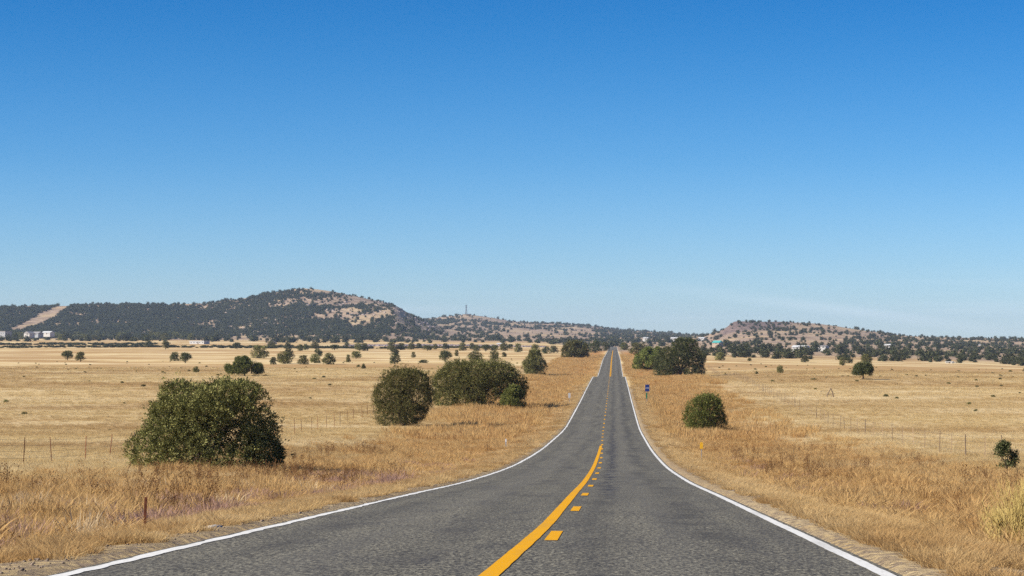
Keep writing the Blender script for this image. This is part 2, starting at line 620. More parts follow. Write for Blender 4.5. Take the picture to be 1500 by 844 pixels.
def mat_road():
    n = NT('asphalt')
    p = n.pos()
    a = n.noise(p, 17, 3, 0.85)
    b = n.noise(p, 60, 2, 0.7)
    v = n.n('ShaderNodeTexVoronoi')
    v.inputs['Scale'].default_value = 38
    n.l(p, v.inputs['Vector'])
    st = n.n('ShaderNodeSeparateXYZ')
    n.l(v.outputs['Color'], st.inputs[0])
    sp = n.math('ADD', n.rng(a, 0.36, 0.64, 0, 0.55), n.rng(st.outputs[0], 0.6, 1.0, 0, 0.45))
    c = n.mix(sp, (0.036, 0.032, 0.024), (0.29, 0.27, 0.20))
    g1 = n.noise(n.pos((15, 5.5, 0)), 1.0, 3, 0.9)
    g2 = n.noise(n.pos((30, 9, 0)), 1.0, 2, 0.8)
    gg = n.math('ADD', n.rng(g1, .36, .64, -.5, .5), n.rng(g2, .34, .66, -.5, .5))
    c = n.mix(n.rng(gg, 0.0, .6, 0, .8), c, (0.40, 0.37, 0.265))
    c = n.mix(n.rng(gg, 0.05, -.6, 0, .95), c, (0.022, 0.020, 0.016))
    # worn tracks, patches and old seal
    lng = n.noise(n.pos((1 / 0.7, 1 / 22, 0)), 1.0, 4, 0.6)
    c = n.mix(n.rng(lng, 0.35, 0.7, 0.45, 0.0), c, (0.055, 0.053, 0.050))
    pat = n.noise(n.pos((1 / 1.6, 1 / 3.2, 0)), 1.0, 5, 0.65)
    c = n.mix(n.rng(pat, 0.52, 0.68, 0.0, 0.35), c, (0.045, 0.043, 0.044))
    # tar smears in the right lane's inner wheel track
    sx_ = n.n('ShaderNodeSeparateXYZ')
    n.l(p, sx_.inputs[0])
    band = n.math('SUBTRACT', 1.0, n.math('MULTIPLY', n.math('ABSOLUTE', n.math('SUBTRACT', sx_.outputs[0], 1.05)), 2.4), True)
    strk = n.noise(n.pos((1 / 0.5, 1 / 3.0, 0)), 1.0, 5, 0.8)
    zone = n.math('MULTIPLY', n.rng(sx_.outputs[1], 40, 60), n.rng(sx_.outputs[1], 320, 200))
    f = n.math('MULTIPLY', n.math('MULTIPLY', band, zone), n.rng(strk, 0.46, 0.55, 0, 0.95))
    c = n.mix(f, c, (0.036, 0.036, 0.045))
    # dark oily mottling and patched places, left and right of the tracks
    blot = n.noise(n.pos((1 / 0.8, 1 / 5.5, 0)), 1.0, 5, 0.7, 0.6)
    c = n.mix(n.rng(blot, 0.54, 0.66, 0, 0.45), c, (0.040, 0.037, 0.038))
    lite = n.noise(n.pos((1 / 1.3, 1 / 3.5, 0)), 1.0, 5, 0.7, 0.4)
    c = n.mix(n.rng(lite, 0.55, 0.7, 0, 0.15), c, (0.27, 0.255, 0.20))
    # a long dark worn band drifting across the right lane, and a fainter one in the left
    bw = n.noise(n.pos((0, 1 / 16, 0)), 1.0, 3, 0.6)
    for x0, wd_, st_ in ((2.35, 0.55, 0.55), (-0.9, 0.35, 0.25), (-2.7, 0.4, 0.25), (0.95, 0.35, 0.3)):
        cx = n.math('ADD', n.math('MULTIPLY', n.math('SUBTRACT', bw, 0.5), 1.6), x0)
        dd = n.math('ABSOLUTE', n.math('SUBTRACT', sx_.outputs[0], cx))
        fz = n.math('MULTIPLY', n.rng(dd, 0.0, wd_, st_, 0.0, True), n.rng(pat, 0.38, 0.58, 0.2, 1.0))
        c = n.mix(fz, c, (0.030, 0.028, 0.026))
    # thin wandering cracks
    w = n.noise(n.pos((1 / 1.1, 1 / 7, 0)), 1.0, 5, 0.6, 0.5)
    ck = n.rng(n.math('ABSOLUTE', n.math('SUBTRACT', w, 0.5)), 0.0, 0.008, 0.55, 0.0)
    c = n.mix(ck, c, (0.028, 0.027, 0.026))
    # sun-bleached far surface: dust in the middle of each lane
    ln = n.math('ABSOLUTE', n.math('SUBTRACT', n.math('ABSOLUTE', sx_.outputs[0]), 1.8))
    c = n.mix(n.rng(ln, 0.0, 0.75, 0.12, 0.0), c, (0.18, 0.17, 0.145))
    return n.bsdf(c, 0.85, 0.25, n.math('ADD', a, b), 0.7, 0.012)


def mat_paint(name, col, worn, wear=0.62):
    n = NT(name)
    a = n.noise(n.pos(), 9, 5, 0.7)
    b = n.noise(n.pos(), 45, 3, 0.7)
    c = n.mix(n.rng(b, 0.35, 0.7), col, tuple(q * 0.8 for q in col))
    c = n.mix(n.rng(a, wear, wear + 0.12, 0, 0.75), c, worn)
    g = n.noise(n.pos((22, 6, 0)), 1.0, 3, 0.85)
    c = n.mix(n.rng(g, .55, .72, 0, .55), c, worn)
    g = n.noise(n.pos((1 / .5, 1 / 4, 0)), 1.0, 4, 0.7)
    c = n.mix(n.rng(g, .5, .7, 0, .35), c, worn)
    return n.bsdf(c, 0.8, 0.08, b, 0.4, 0.004)


def mat_grass(name, c1, c2, field=False, tip=None, trans=0.38, patch=None):
    n = NT(name)
    c = straw_field(n) if field else n.mix(n.rng(n.noise(n.pos((1 / 7, 1 / 12, 0)), 1.0, 4, 0.6), 0.35, 0.65), c1, c2)
    r = n.objrand()
    c = n.mix(n.rng(r, 0, 1, 0.0, 0.28 if field else 0.5), c, c2)
    if patch:
        c = n.mix(n.rng(n.noise(n.pos((1 / 3.5, 1 / 8, 0)), 1.0, 4, 0.6), 0.50, 0.60, 0, 0.7), c, patch)
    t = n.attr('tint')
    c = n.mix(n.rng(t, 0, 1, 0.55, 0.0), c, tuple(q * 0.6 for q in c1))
    if tip:
        c = n.mix(n.attr('tip'), c, tip)
    return n.leafy(c, trans)


def mat_foliage(name, dark, mid, lite, trans=0.18, spread=1.0):
    n = NT(name)
    t = n.attr('tint')
    c = n.mix(n.rng(t, 0.0, 0.55), dark, mid)
    c = n.mix(n.rng(t, 0.55, 1.0), c, lite)
    q = n.rng(n.objrand(), 0, 1, 0.78, 1.25)
    hsv = n.n('ShaderNodeHueSaturation')
    n.l(c, hsv.inputs['Color'])
    n.l(q, hsv.inputs['Value'])
    n.l(n.rng(n.objrand(), 0, 1, 0.492, 0.510), hsv.inputs['Hue'])
    return n.leafy(hsv.outputs[0], trans)


M = {}
M['ground'] = mat_ground()
M['road'] = mat_road()
M['white'] = mat_paint('white_line_paint', (0.74, 0.74, 0.70), (0.26, 0.25, 0.22), 0.57)
M['yellow'] = mat_paint('yellow_line_paint', (0.74, 0.36, 0.006), (0.30, 0.20, 0.07), 0.66)
M['turf'] = mat_grass('turf_grass', (0.60, 0.40, 0.17), (0.74, 0.55, 0.29), patch=(0.45, 0.26, 0.10))
M['fieldgrass'] = mat_grass('field_grass', (0.62, 0.44, 0.20), (0.86, 0.71, 0.42), field=True)
M['tallgrass'] = mat_grass('tall_grass', (0.56, 0.34, 0.115), (0.80, 0.61, 0.31), tip=(0.54, 0.35, 0.15), patch=(0.40, 0.195, 0.065))
M['purplegrass'] = mat_grass('purple_grass', (0.40, 0.245, 0.165), (0.54, 0.36, 0.22), tip=(0.39, 0.25, 0.195))
M['palegrass'] = mat_grass('pale_weed', (0.62, 0.47, 0.27), (0.72, 0.57, 0.36))
M['weed'] = mat_grass('dry_weed', (0.22, 0.12, 0.055), (0.34, 0.19, 0.09))
M['broom'] = mat_grass('broom_stem', (0.60, 0.45, 0.15), (0.74, 0.60, 0.26))
M['juniper'] = mat_foliage('juniper_leaf', (0.048, 0.052, 0.018), (0.165, 0.158, 0.055), (0.40, 0.37, 0.145))
M['juniper_green'] = mat_foliage('juniper_leaf_green', (0.046, 0.058, 0.017), (0.15, 0.17, 0.045), (0.37, 0.37, 0.12))
M['oak'] = mat_foliage('oak_leaf', (0.035, 0.043, 0.018), (0.085, 0.094, 0.038), (0.22, 0.21, 0.10))
M['far'] = mat_foliage('far_leaf', (0.030, 0.034, 0.017), (0.070, 0.074, 0.033), (0.17, 0.16, 0.075))
M['bark'] = plain('bark', (0.14, 0.10, 0.075), 0.9, 0.1, 0.35, 8)
M['wood'] = plain('weathered_wood', (0.20, 0.145, 0.10), 0.9, 0.1, 0.3, 6)
M['rust'] = plain('rusty_steel', (0.20, 0.07, 0.035), 0.8, 0.3, 0.3, 10)
M['steel'] = plain('grey_steel', (0.30, 0.30, 0.30), 0.55, 0.5, 0.2, 6)
M['wire'] = plain('fence_wire', (0.20, 0.15, 0.12), 0.7, 0.4, 0.2, 6)
M['stone'] = plain('stone', (0.36, 0.29, 0.25), 0.95, 0.1, 0.3, 2.5)
M['greystone'] = plain('grey_rubble', (0.24, 0.20, 0.20), 0.95, 0.1, 0.35, 0.6)
M['wallwhite'] = plain('white_wall', (0.52, 0.50, 0.47), 0.8, 0.2, 0.06)
M['wallgrey'] = plain('grey_wall', (0.34, 0.35, 0.36), 0.8, 0.2, 0.06)
M['walltan'] = plain('tan_wall', (0.46, 0.35, 0.26), 0.8, 0.2, 0.06)
M['roofgrey'] = plain('grey_roof', (0.30, 0.28, 0.27), 0.7, 0.3, 0.08)
M['roofwhite'] = plain('white_roof', (0.60, 0.60, 0.58), 0.6, 0.3, 0.05)
M['roofteal'] = plain('teal_roof', (0.10, 0.42, 0.38), 0.5, 0.4, 0.06)
M['glass'] = plain('window_glass', (0.03, 0.04, 0.05), 0.15, 0.6, 0.1)
M['door'] = plain('dark_door', (0.12, 0.09, 0.07), 0.7, 0.2, 0.1)
M['sign_yellow'] = plain('yellow_sign', (0.85, 0.46, 0.02), 0.45, 0.4, 0.04)
M['sign_blue'] = plain('blue_sign', (0.012, 0.030, 0.16), 0.45, 0.4, 0.05)
M['sign_white'] = plain('white_sign', (0.78, 0.78, 0.78), 0.5, 0.4, 0.05)
M['sign_green'] = plain('green_sign', (0.02, 0.16, 0.09), 0.5, 0.4, 0.05)
M['postwood'] = plain('bleached_post', (0.36, 0.26, 0.17), 0.9, 0.1, 0.2, 6)
M['mast'] = plain('mast_paint', (0.09, 0.09, 0.10), 0.7, 0.3, 0.1)

# ------------------------------------------------------------------ ground sheet
ys = [-160 + 6 * i for i in range(27)] + [3.0 * i + 3 for i in range(4)]
y_ = 14.0
while y_ < 12800:
    ys.append(y_)
    y_ += max(0.5, min(0.0115 * y_, 24 if y_ < 5200 else 130))
YS = np.array(ys)
inner = np.arange(-14, 14.01, 0.35)
tt = np.concatenate([0.33 * (np.arange(1, 196) / 195) ** 1.12, 0.33 + 2.2 * (np.arange(1, 25) / 24) ** 1.7])
NI = len(inner)
rowsx = []
for y in YS:
    rch = max(y, 0) + 130
    rowsx.append(np.concatenate([-(14 + tt[::-1] * rch), inner, 14 + tt * rch]))
GX = np.array(rowsx)
GY = np.repeat(YS[:, None], GX.shape[1], 1)
# the rim beyond the mapped country runs on level
GZ = terrain(GX, GY)
under = np.abs(GX) < 3.75
GZ = np.where(under, GZ - 0.12, GZ)
near = (GY < 160) & (np.abs(GX) >= 3.9)
GZ = GZ + np.where(near, 0.016 * (fbm(GX * 1.1, GY * 0.9, 51, 3) - 0.5) * 2, 0)
PX, PY = project(GX, GY, GZ)
AX = np.abs(GX)
tall = smooth(AX, 6.3, 8.0) * (1 - smooth(AX + 4 * (fbm(GX / 9, GY / 25, 61, 3) - 0.5), 13, 19)) * (1 - smooth(GY, 1400, 2200))
tall = tall * (0.55 + 0.45 * smooth(GY, 90, 200))
tall = np.maximum(tall, .75 * smooth(AX, 4.6, 6.0) * (1 - smooth(AX, 17, 26)) * smooth(GY, 330, 480) * (1 - smooth(GY, 1900, 2300)))
verge = smooth(AX, 4.5, 5.4) * (1 - smooth(AX, 6.0, 7.6)) * (1 - smooth(GY, 300, 480))
dirt = (1 - smooth(AX, 4.7, 5.9)) * (GY < 400)
soil = smooth(GY + 500 * (fbm(GX / 200, GY / 200, 71, 3) - 0.5) - np.where(PX < 900, 1500, 0) * smooth(900 - PX, 0, 120), 1350, 1800)
rock = smooth(PX, 1046, 1060) * (1 - smooth(PX, 1130, 1200)) * smooth(GY, 3350, 3650) * (1 - smooth(GY, 4300, 4600))
rock = np.maximum(rock, smooth(PX, 560, 580) * (1 - smooth(PX, 600, 612)) * smooth(GY, 4000, 4200) * 0.8)


def grid_faces(nr, nc):
    i = np.arange(nr - 1)[:, None] * nc + np.arange(nc - 1)[None, :]
    return np.stack([i, i + 1, i + nc + 1, i + nc], -1).reshape(-1, 4)


me = mesh_np('ground', np.stack([GX, GY, GZ], -1).reshape(-1, 3), grid_faces(*GX.shape), M['ground'],
             {'tall': tall.ravel(), 'verge': verge.ravel(), 'dirt': dirt.ravel(), 'soil': soil.ravel(), 'litter': (1 - smooth(GY, 600, 760)).ravel(), 'rock': rock.ravel()}, True)
tag(link('ground', me), 'dry straw grassland plain rising to scrub covered hills', None, None, 'structure')

# ------------------------------------------------------------------ road
RY = YS[(YS <= 2650)]


def strip(name, xl, xr, ya, yb, lift, mat, cols=2, jitter=0.0, seed=1, parent=None, step=None, thick=0.0):
    """a ribbon that follows the road surface; its outer edge may be ragged"""
    yy = RY[(RY > ya) & (RY < yb)]
    yy = np.concatenate([[ya], yy, [yb]])
    if step:
        e = np.arange(ya, min(yb, 160), step)
        yy = np.unique(np.concatenate([yy, e]))
    f = np.linspace(0, 1, cols)[None, :]
    l = np.full(len(yy), float(xl)) if np.isscalar(xl) else xl(yy)
    r = np.full(len(yy), float(xr)) if np.isscalar(xr) else xr(yy)
    if jitter:
        jl = (fbm(yy * 1.7, yy * 0, seed, 4) - 0.5) * 2 * jitter
        jr = (fbm(yy * 1.7, yy * 0, seed + 5, 4) - 0.5) * 2 * jitter
        l, r = l + jl, r + jr
    X = l[:, None] * (1 - f) + r[:, None] * f
    Y = np.repeat(yy[:, None], cols, 1)
    # follow the mesh of the asphalt exactly (linear between its rows) so that no sheet dips under another
    Z = np.interp(Y, RY, road_z(RY)) - 0.010 * (np.abs(X)) ** 1.5 * 0.5 + lift
    return link(name, mesh_np(name, np.stack([X, Y, Z], -1).reshape(-1, 3), grid_faces(*X.shape), mat, None, True), parent)


road = strip('road', lambda y: -3.80 + 0.16 * (fbm(y / 1.1, y * 0, 81, 4) - 0.5), lambda y: 4.08 + 0.30 * (fbm(y / 1.3, y * 0, 91, 4) - 0.5),
             -150, 2640, 0.0, M['road'], 16, 0, step=0.25)
tag(road, 'straight two lane asphalt road running to the horizon', None, None, 'structure')
wl = strip('edge_line', -3.665, -3.52, -150, 2600, 0.006, M['white'], 2, 0.05, 11, step=0.25)
tag(wl, 'chipped white edge line along the left side of the road', None, None, 'structure')
wl = strip('edge_line', 3.53, 3.67, -150, 2600, 0.006, M['white'], 2, 0.012, 23, step=0.25)
tag(wl, 'smooth white edge line along the right side of the road', None, None, 'structure')
YO = lambda y: .25 - .17 * (1 - smooth(y, 10, 34))
yl = strip('centre_line', lambda y: YO(y) - .085, lambda y: YO(y) + .085, -150, 158, 0.006, M['yellow'], 2, 0.008, 31, step=0.3)
tag(yl, 'solid yellow centre line on the near stretch of road', None, None, 'structure')


def dash_x(y):
    return 0.52 - 0.40 * float(smooth(y, 90, 230)) - .14 * (1 - float(smooth(y, 14, 40)))


droot = empty('dashed_centre_line', (0, 0, 0))
tag(droot, 'row of yellow dashes down the middle of the road', None, None, 'structure')
y = 27.8 - 12.1 * 3
k = 0
while y < 500:
    xx = dash_x(y)
    strip('dash', xx - 0.075, xx + 0.075, y - 1.45, y + 1.45, 0.006, M['yellow'], 2, 0.006, 40 + k, droot, step=0.3)
    y += 12.1
    k += 1
for xo, nm in ((-0.13, 'left'), (0.13, 'right')):
    q = strip('far_centre_line', xo - 0.09, xo + 0.09, 640, 1700, 0.02, M['yellow'], 2, 0)
    tag(q, '%s of the twin yellow lines on the far rise of the road' % nm, None, None, 'structure')
print('ground done', time.time() - T0)

# ------------------------------------------------------------------ scattering
LIB = {}


def library(name, meshes):
    c = bpy.data.collections.new(name)
    for i, me in enumerate(meshes):
        c.objects.link(bpy.data.objects.new('%s_%02d' % (name, i), me))
    LIB[name] = (c, len(meshes))
    return c


def scatter_group(col):
    g = bpy.data.node_groups.new('scatter', 'GeometryNodeTree')
    g.interface.new_socket('Geometry', in_out='INPUT', socket_type='NodeSocketGeometry')
    g.interface.new_socket('Geometry', in_out='OUTPUT', socket_type='NodeSocketGeometry')
    N = g.nodes.new
    gi, go = N('NodeGroupInput'), N('NodeGroupOutput')
    ci = N('GeometryNodeCollectionInfo')
    ci.inputs['Collection'].default_value = col
    ci.inputs['Separate Children'].default_value = True
    ci.inputs['Reset Children'].default_value = True
    ip = N('GeometryNodeInstanceOnPoints')
    ip.inputs['Pick Instance'].default_value = True

    def na(nm, ty):
        q = N('GeometryNodeInputNamedAttribute')
        q.data_type = ty
        q.inputs['Name'].default_value = nm
        return next(o for o in q.outputs if o.enabled and o.name == 'Attribute')
    g.links.new(gi.outputs[0], ip.inputs['Points'])
    g.links.new(ci.outputs[0], ip.inputs['Instance'])
    g.links.new(na('idx', 'INT'), ip.inputs['Instance Index'])
    g.links.new(na('scl', 'FLOAT_VECTOR'), ip.inputs['Scale'])
    er = N('FunctionNodeEulerToRotation')
    g.links.new(na('rot', 'FLOAT_VECTOR'), er.inputs[0])
    g.links.new(er.outputs[0], ip.inputs['Rotation'])
    g.links.new(ip.outputs[0], go.inputs[0])
    return g


def scatter(name, lib, x, y, sx_, sz_, rng, lift=0.0, lean=0.08, label=None):
    col, nv = LIB[lib]
    n = len(x)
    z = terrain(x, y) + lift
    rot = np.stack([rng.normal(0, lean, n), rng.normal(0, lean, n), rng.uniform(0, 6.283, n)], -1)
    scl = np.stack([sx_, sx_ * rng.uniform(0.85, 1.15, n), sz_], -1)
    me = mesh_np(name, np.stack([x, y, z], -1), np.zeros((0, 3), int), None,
                 {'idx': rng.integers(0, nv, n), 'rot': rot, 'scl': scl})
    o = link(name, me)
    md = o.modifiers.new('scatter', 'NODES')
    md.node_group = scatter_group(col)
    tag(o, label, None, None, 'stuff')
    print(name, n)
    return o


def blades(rng, n, rad, h0, h1, w, lean=0.35, segs=3, head=0.0):
    """a tuft of dry blades; quads tapering to the tip, some with a seed head"""
    a = rng.uniform(0, 6.283, n)
    r = rad * np.sqrt(rng.uniform(0, 1, n))
    bx, by = r * np.cos(a), r * np.sin(a)
    h = rng.uniform(h0, h1, n)
    la = a + rng.normal(0, 0.9, n)
    ln = np.abs(rng.normal(lean, lean * 0.5, n)) * h * (0.4 + r / max(rad, 1e-6))
    wa = rng.uniform(0, 6.283, n)
    V, A, B = [], [], []
    tint = rng.uniform(0, 1, n)
    for s in range(segs + 1):
        t = s / segs
        cx = bx + np.cos(la) * ln * t ** 1.8
        cy = by + np.sin(la) * ln * t ** 1.8
        cz = h * (t - 0.12 * t * t) - 0.02
        ww = w * (1 - 0.85 * t) if head == 0 else np.where(tint > 1 - head, w * (0.6 + (1.7 if s == segs - 1 else 0.0)), w * (1 - 0.8 * t))
        if s == segs: ww = np.full(n, w * 0.1)
        for sg in (-1, 1):
            V.append(np.stack([cx + sg * np.cos(wa) * ww / 2, cy + sg * np.sin(wa) * ww / 2, cz], -1))
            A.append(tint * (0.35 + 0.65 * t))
            B.append(np.where(tint > 1 - head, 1.0, 0.0) * (1.0 if s >= segs - 1 else 0.0))
    V = np.stack(V, 1)      # n, 2(segs+1), 3
    k = 2 * (segs + 1)
    base = np.arange(n)[:, None] * k
    fs = []
    for s in range(segs):
        fs.append(np.concatenate([base + 2 * s, base + 2 * s + 1, base + 2 * s + 3, base + 2 * s + 2], 1))
    return V.reshape(-1, 3), np.concatenate(fs, 0), np.stack(A, 1).ravel(), np.stack(B, 1).ravel()


def tuft_lib(name, mat, count, seed, **kw):
    rng = np.random.default_rng(seed)
    ms = []
    for i in range(count):
        V, Fc, t, tp = blades(rng, **kw)
        ms.append(mesh_np('%s_tuft' % name, V, Fc, mat, {'tint': t, 'tip': tp}))
    library(name, ms)


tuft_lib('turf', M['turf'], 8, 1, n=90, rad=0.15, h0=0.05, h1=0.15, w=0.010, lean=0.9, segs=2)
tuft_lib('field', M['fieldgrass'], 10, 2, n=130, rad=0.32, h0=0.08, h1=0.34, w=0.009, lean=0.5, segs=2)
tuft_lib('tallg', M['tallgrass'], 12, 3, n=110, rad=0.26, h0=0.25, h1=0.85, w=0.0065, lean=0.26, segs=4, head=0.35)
tuft_lib('purple', M['purplegrass'], 8, 4, n=120, rad=0.3, h0=0.15, h1=0.42, w=0.007, lean=0.35, segs=3, head=0.5)
tuft_lib('pale', M['palegrass'], 6, 5, n=70, rad=0.25, h0=0.2, h1=0.45, w=0.006, lean=0.35, segs=3, head=0.5)
tuft_lib('coarse', M['fieldgrass'], 8, 6, n=120, rad=1.0, h0=0.1, h1=0.45, w=0.025, lean=0.5, segs=2)
tuft_lib('coarse_tall', M['tallgrass'], 8, 7, n=130, rad=0.8, h0=0.3, h1=0.9, w=0.018, lean=0.22, segs=3, head=0.3)


def weed_mesh(rng):
    m = MB()
    for k in range(rng.integers(2, 5)):
        a, ln = rng.uniform(0, 6.28), rng.uniform(0.05, 0.3)
        h = rng.uniform(0.5, 0.95)
        tip = Vector((math.cos(a) * ln, math.sin(a) * ln, h))
        m.tube([(0, 0, 0), tip * 0.5 + Vector((0, 0, 0.05)), tip], [0.006, 0.005, 0.003], 3)
        for j in range(rng.integers(5, 10)):
            t = rng.uniform(0.35, 1.0)
            b = tip * t
            d = Vector((rng.normal(), rng.normal(), abs(rng.normal()) + 0.4)).normalized() * rng.uniform(0.06, 0.2)
            m.tube([b, b + d], [0.003, 0.002], 3)
            e = b + d
            s = rng.uniform(0.012, 0.024)
            m.poly([e + Vector((s, 0, 0)), e + Vector((0, s, 0)), e - Vector((s, 0, 0)), e - Vector((0, s, 0)), e + Vector((0, 0, s)), e - Vector((0, 0, s))],
                   [(0, 1, 4), (1, 2, 4), (2, 3, 4), (3, 0, 4), (1, 0, 5), (2, 1, 5), (3, 2, 5), (0, 3, 5)])
    me = m.mesh('weed', M['weed'])
    a = me.attributes.new('tint', 'FLOAT', 'POINT')
    a.data.foreach_set('value', rng.uniform(0.2, 1, len(me.vertices)).astype(np.float32))
    return me


rngw = np.random.default_rng(8)
library('weeds', [weed_mesh(rngw) for i in range(8)])


def rock_mesh(rng, mat, name='rock'):
    import itertools
    t = (1 + 5 ** .5) / 2
    V = np.array([(-1, t, 0), (1, t, 0), (-1, -t, 0), (1, -t, 0), (0, -1, t), (0, 1, t), (0, -1, -t), (0, 1, -t), (t, 0, -1), (t, 0, 1), (-t, 0, -1), (-t, 0, 1)]) / 1.9
    Fc = np.array([(0, 11, 5), (0, 5, 1), (0, 1, 7), (0, 7, 10), (0, 10, 11), (1, 5, 9), (5, 11, 4), (11, 10, 2), (10, 7, 6), (7, 1, 8), (3, 9, 4), (3, 4, 2), (3, 2, 6), (3, 6, 8), (3, 8, 9), (4, 9, 5), (2, 4, 11), (6, 2, 10), (8, 6, 7), (9, 8, 1)])
    V = V * rng.uniform(0.65, 1.2, (12, 1)) * np.array([1, rng.uniform(0.6, 1), rng.uniform(0.45, 0.8)])
    return mesh_np(name, V * 0.5, Fc, mat)


rngr = np.random.default_rng(9)
library('rocks', [rock_mesh(rngr, M['stone']) for i in range(6)])
library('gravel', [rock_mesh(rngr, plain('gravel', (.20, .155, .12), .95, .1, .4, 9)) for i in range(6)])
library('rubble', [rock_mesh(rngr, M['greystone']) for i in range(6)])


def sample(rng, x0, x1, y0, y1, dens, mask=None, pad=60):
    """random spots in a strip, kept where the photograph's field of view (with a margin) reaches"""
    n = int(abs(x1 - x0) * (y1 - y0) * dens)
    x, y = rng.uniform(x0, x1, n), rng.uniform(y0, y1, n)
    px = bearing(x, y)
    k = (px > -pad - 2500 / np.maximum(y, 5)) & (px < 1500 + pad + 2500 / np.maximum(y, 5))
    x, y = x[k], y[k]
    if mask is not None:
        k = rng.uniform(0, 1, len(x)) < mask(x, y)
        x, y = x[k], y[k]
    return x, y


def cat(*a):
    return np.concatenate([q[0] for q in a]), np.concatenate([q[1] for q in a])


rg = np.random.default_rng(100)
ab = np.abs
# short turf on both verges, clumpy, with bare dirt between
vm = lambda x, y: smooth(fbm(x * 1.4, y * 0.7, 101, 4), 0.42, 0.56) * smooth(ab(x), 3.9, 4.3)
x, y = cat(sample(rg, -8.5, -3.95, 14, 60, 56, vm), sample(rg, -7.2, -4.0, 60, 150, 22, vm), sample(rg, -7.2, -4.0, 150, 420, 8, vm),
           sample(rg, 4.15, 7.2, 14, 60, 56, vm), sample(rg, 4.3, 7.2, 60, 150, 22, vm), sample(rg, 4.3, 7.2, 150, 420, 8, vm))
s = rg.uniform(0.6, 1.25, len(x)) * np.where(y > 60, 1.3, 1.0) * np.where(y > 150, 1.5, 1)
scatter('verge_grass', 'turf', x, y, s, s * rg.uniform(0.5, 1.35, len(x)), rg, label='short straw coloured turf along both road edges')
# tall grass
tmf = lambda x, y: smooth(fbm(x / 3, y / 12, 104, 3), .35, .55)
tm = lambda x, y: (0.06 + 0.94 * smooth(fbm(x / 1.8, y / 3.2, 103, 4), 0.42, 0.60)) * smooth(ab(x), np.where(x < 0, 6.3, 5.6), np.where(x < 0, 8.6, 7.4)) * (1 - 0.85 * smooth(ab(x) + 5 * (fbm(x / 9, y / 25, 61, 3) - .5), 12, 18))
x, y = cat(sample(rg, -20, -6, 14, 70, 16, tm), sample(rg, -20, -6, 70, 180, 8, tm), sample(rg, 5.5, 20, 14, 70, 16, tm), sample(rg, 5.5, 20, 70, 180, 8, tm))
s = rg.uniform(0.7, 1.3, len(x))
hs = s * rg.uniform(0.3, 0.85, len(x)) * (0.15 + 1.0 * fbm(x / 2.2, y / 3.5, 107, 3))
scatter('tall_grass', 'tallg', x, y, s * np.where(y > 70, 1.25, 1), hs, rg, label='tall golden brown seeding grass behind both verges')
x, y = cat(sample(rg, -20, -6, 180, 420, 1.6, tm), sample(rg, -24, -4.6, 420, 1200, 0.7, tmf), sample(rg, 6, 20, 180, 420, 1.6, tm), sample(rg, 4.9, 22, 420, 1200, 0.7, tmf))
s = rg.uniform(0.7, 1.3, len(x))
scatter('far_tall_grass', 'coarse_tall', x, y, s, s * rg.uniform(0.5, 1.0, len(x)), rg, label='distant band of tall rust brown grass along the road')
# purple tinged grass just behind the left verge
pm = lambda x, y: smooth(fbm(x / 1.3, y / 3, 109, 4), 0.47, 0.62) * smooth(fbm(x / 6, y / 12, 110, 2), .3, .5)
x, y = cat(sample(rg, -10.8, -6.2, 14, 130, 3.6, pm), sample(rg, 6.5, 9.5, 40, 130, 1.2, pm))
s = rg.uniform(0.7, 1.3, len(x))
scatter('purple_grass', 'purple', x, y, s, s * rg.uniform(0.5, 1.15, len(x)), rg, label='low purplish grass in patches behind the left verge')
x, y = cat(sample(rg, -14, -6.8, 20, 110, .9, lambda x, y: smooth(fbm(x / 3.0, y / 6, 113, 3), 0.50, 0.62)))
s = rg.uniform(0.7, 1.4, len(x))
scatter('pale_weeds', 'pale', x, y, s, s, rg, label='pale bleached weeds scattered through the left roadside grass')
wm = lambda x, y: smooth(fbm(x / 3.5, y / 7, 117, 3), 0.48, 0.62)
x, y = cat(sample(rg, -17, -6.8, 20, 150, 1.1, wm), sample(rg, 7.5, 17, 25, 150, 0.8, wm))
s = rg.uniform(0.55, 1.0, len(x))
scatter('dry_weeds', 'weeds', x, y, s, s, rg, label='dark dried weeds with small seed heads in the tall grass')
# field grass
fm = lambda x, y: 0.35 + 0.65 * smooth(fbm(x / 1.5, y / 1.5, 121, 2), 0.4, 0.6)
x, y = cat(sample(rg, -60, -12, 30, 150, 4.2, fm), sample(rg, -100, -14, 150, 330, 1.8, fm), sample(rg, 11, 40, 30, 150, 4.2, fm), sample(rg, 14, 80, 150, 330, 1.8, fm))
s = rg.uniform(0.7, 1.5, len(x))
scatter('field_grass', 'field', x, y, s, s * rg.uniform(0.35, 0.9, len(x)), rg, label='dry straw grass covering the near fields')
x, y = cat(sample(rg, -220, -14, 330, 700, 0.35, fm), sample(rg, 14, 160, 330, 700, 0.35, fm))
s = rg.uniform(0.7, 1.5, len(x))
scatter('far_field_grass', 'coarse', x, y, s, s * rg.uniform(0.3, 0.7, len(x)), rg, label='dry grass tussocks across the farther fields')
# gravel and clods on the dirt margin
x, y = cat(sample(rg, -5.8, -3.9, 14, 90, 26), sample(rg, 4.15, 6.2, 14, 90, 26))
s = rg.exponential(0.014, len(x)) + 0.010
scatter('roadside_gravel', 'gravel', x, y, s, s, rg, 0.005, 0.4, label='gravel and clods along the asphalt edge')
print('grass done', time.time() - T0)

# ------------------------------------------------------------------ shrubs and trees


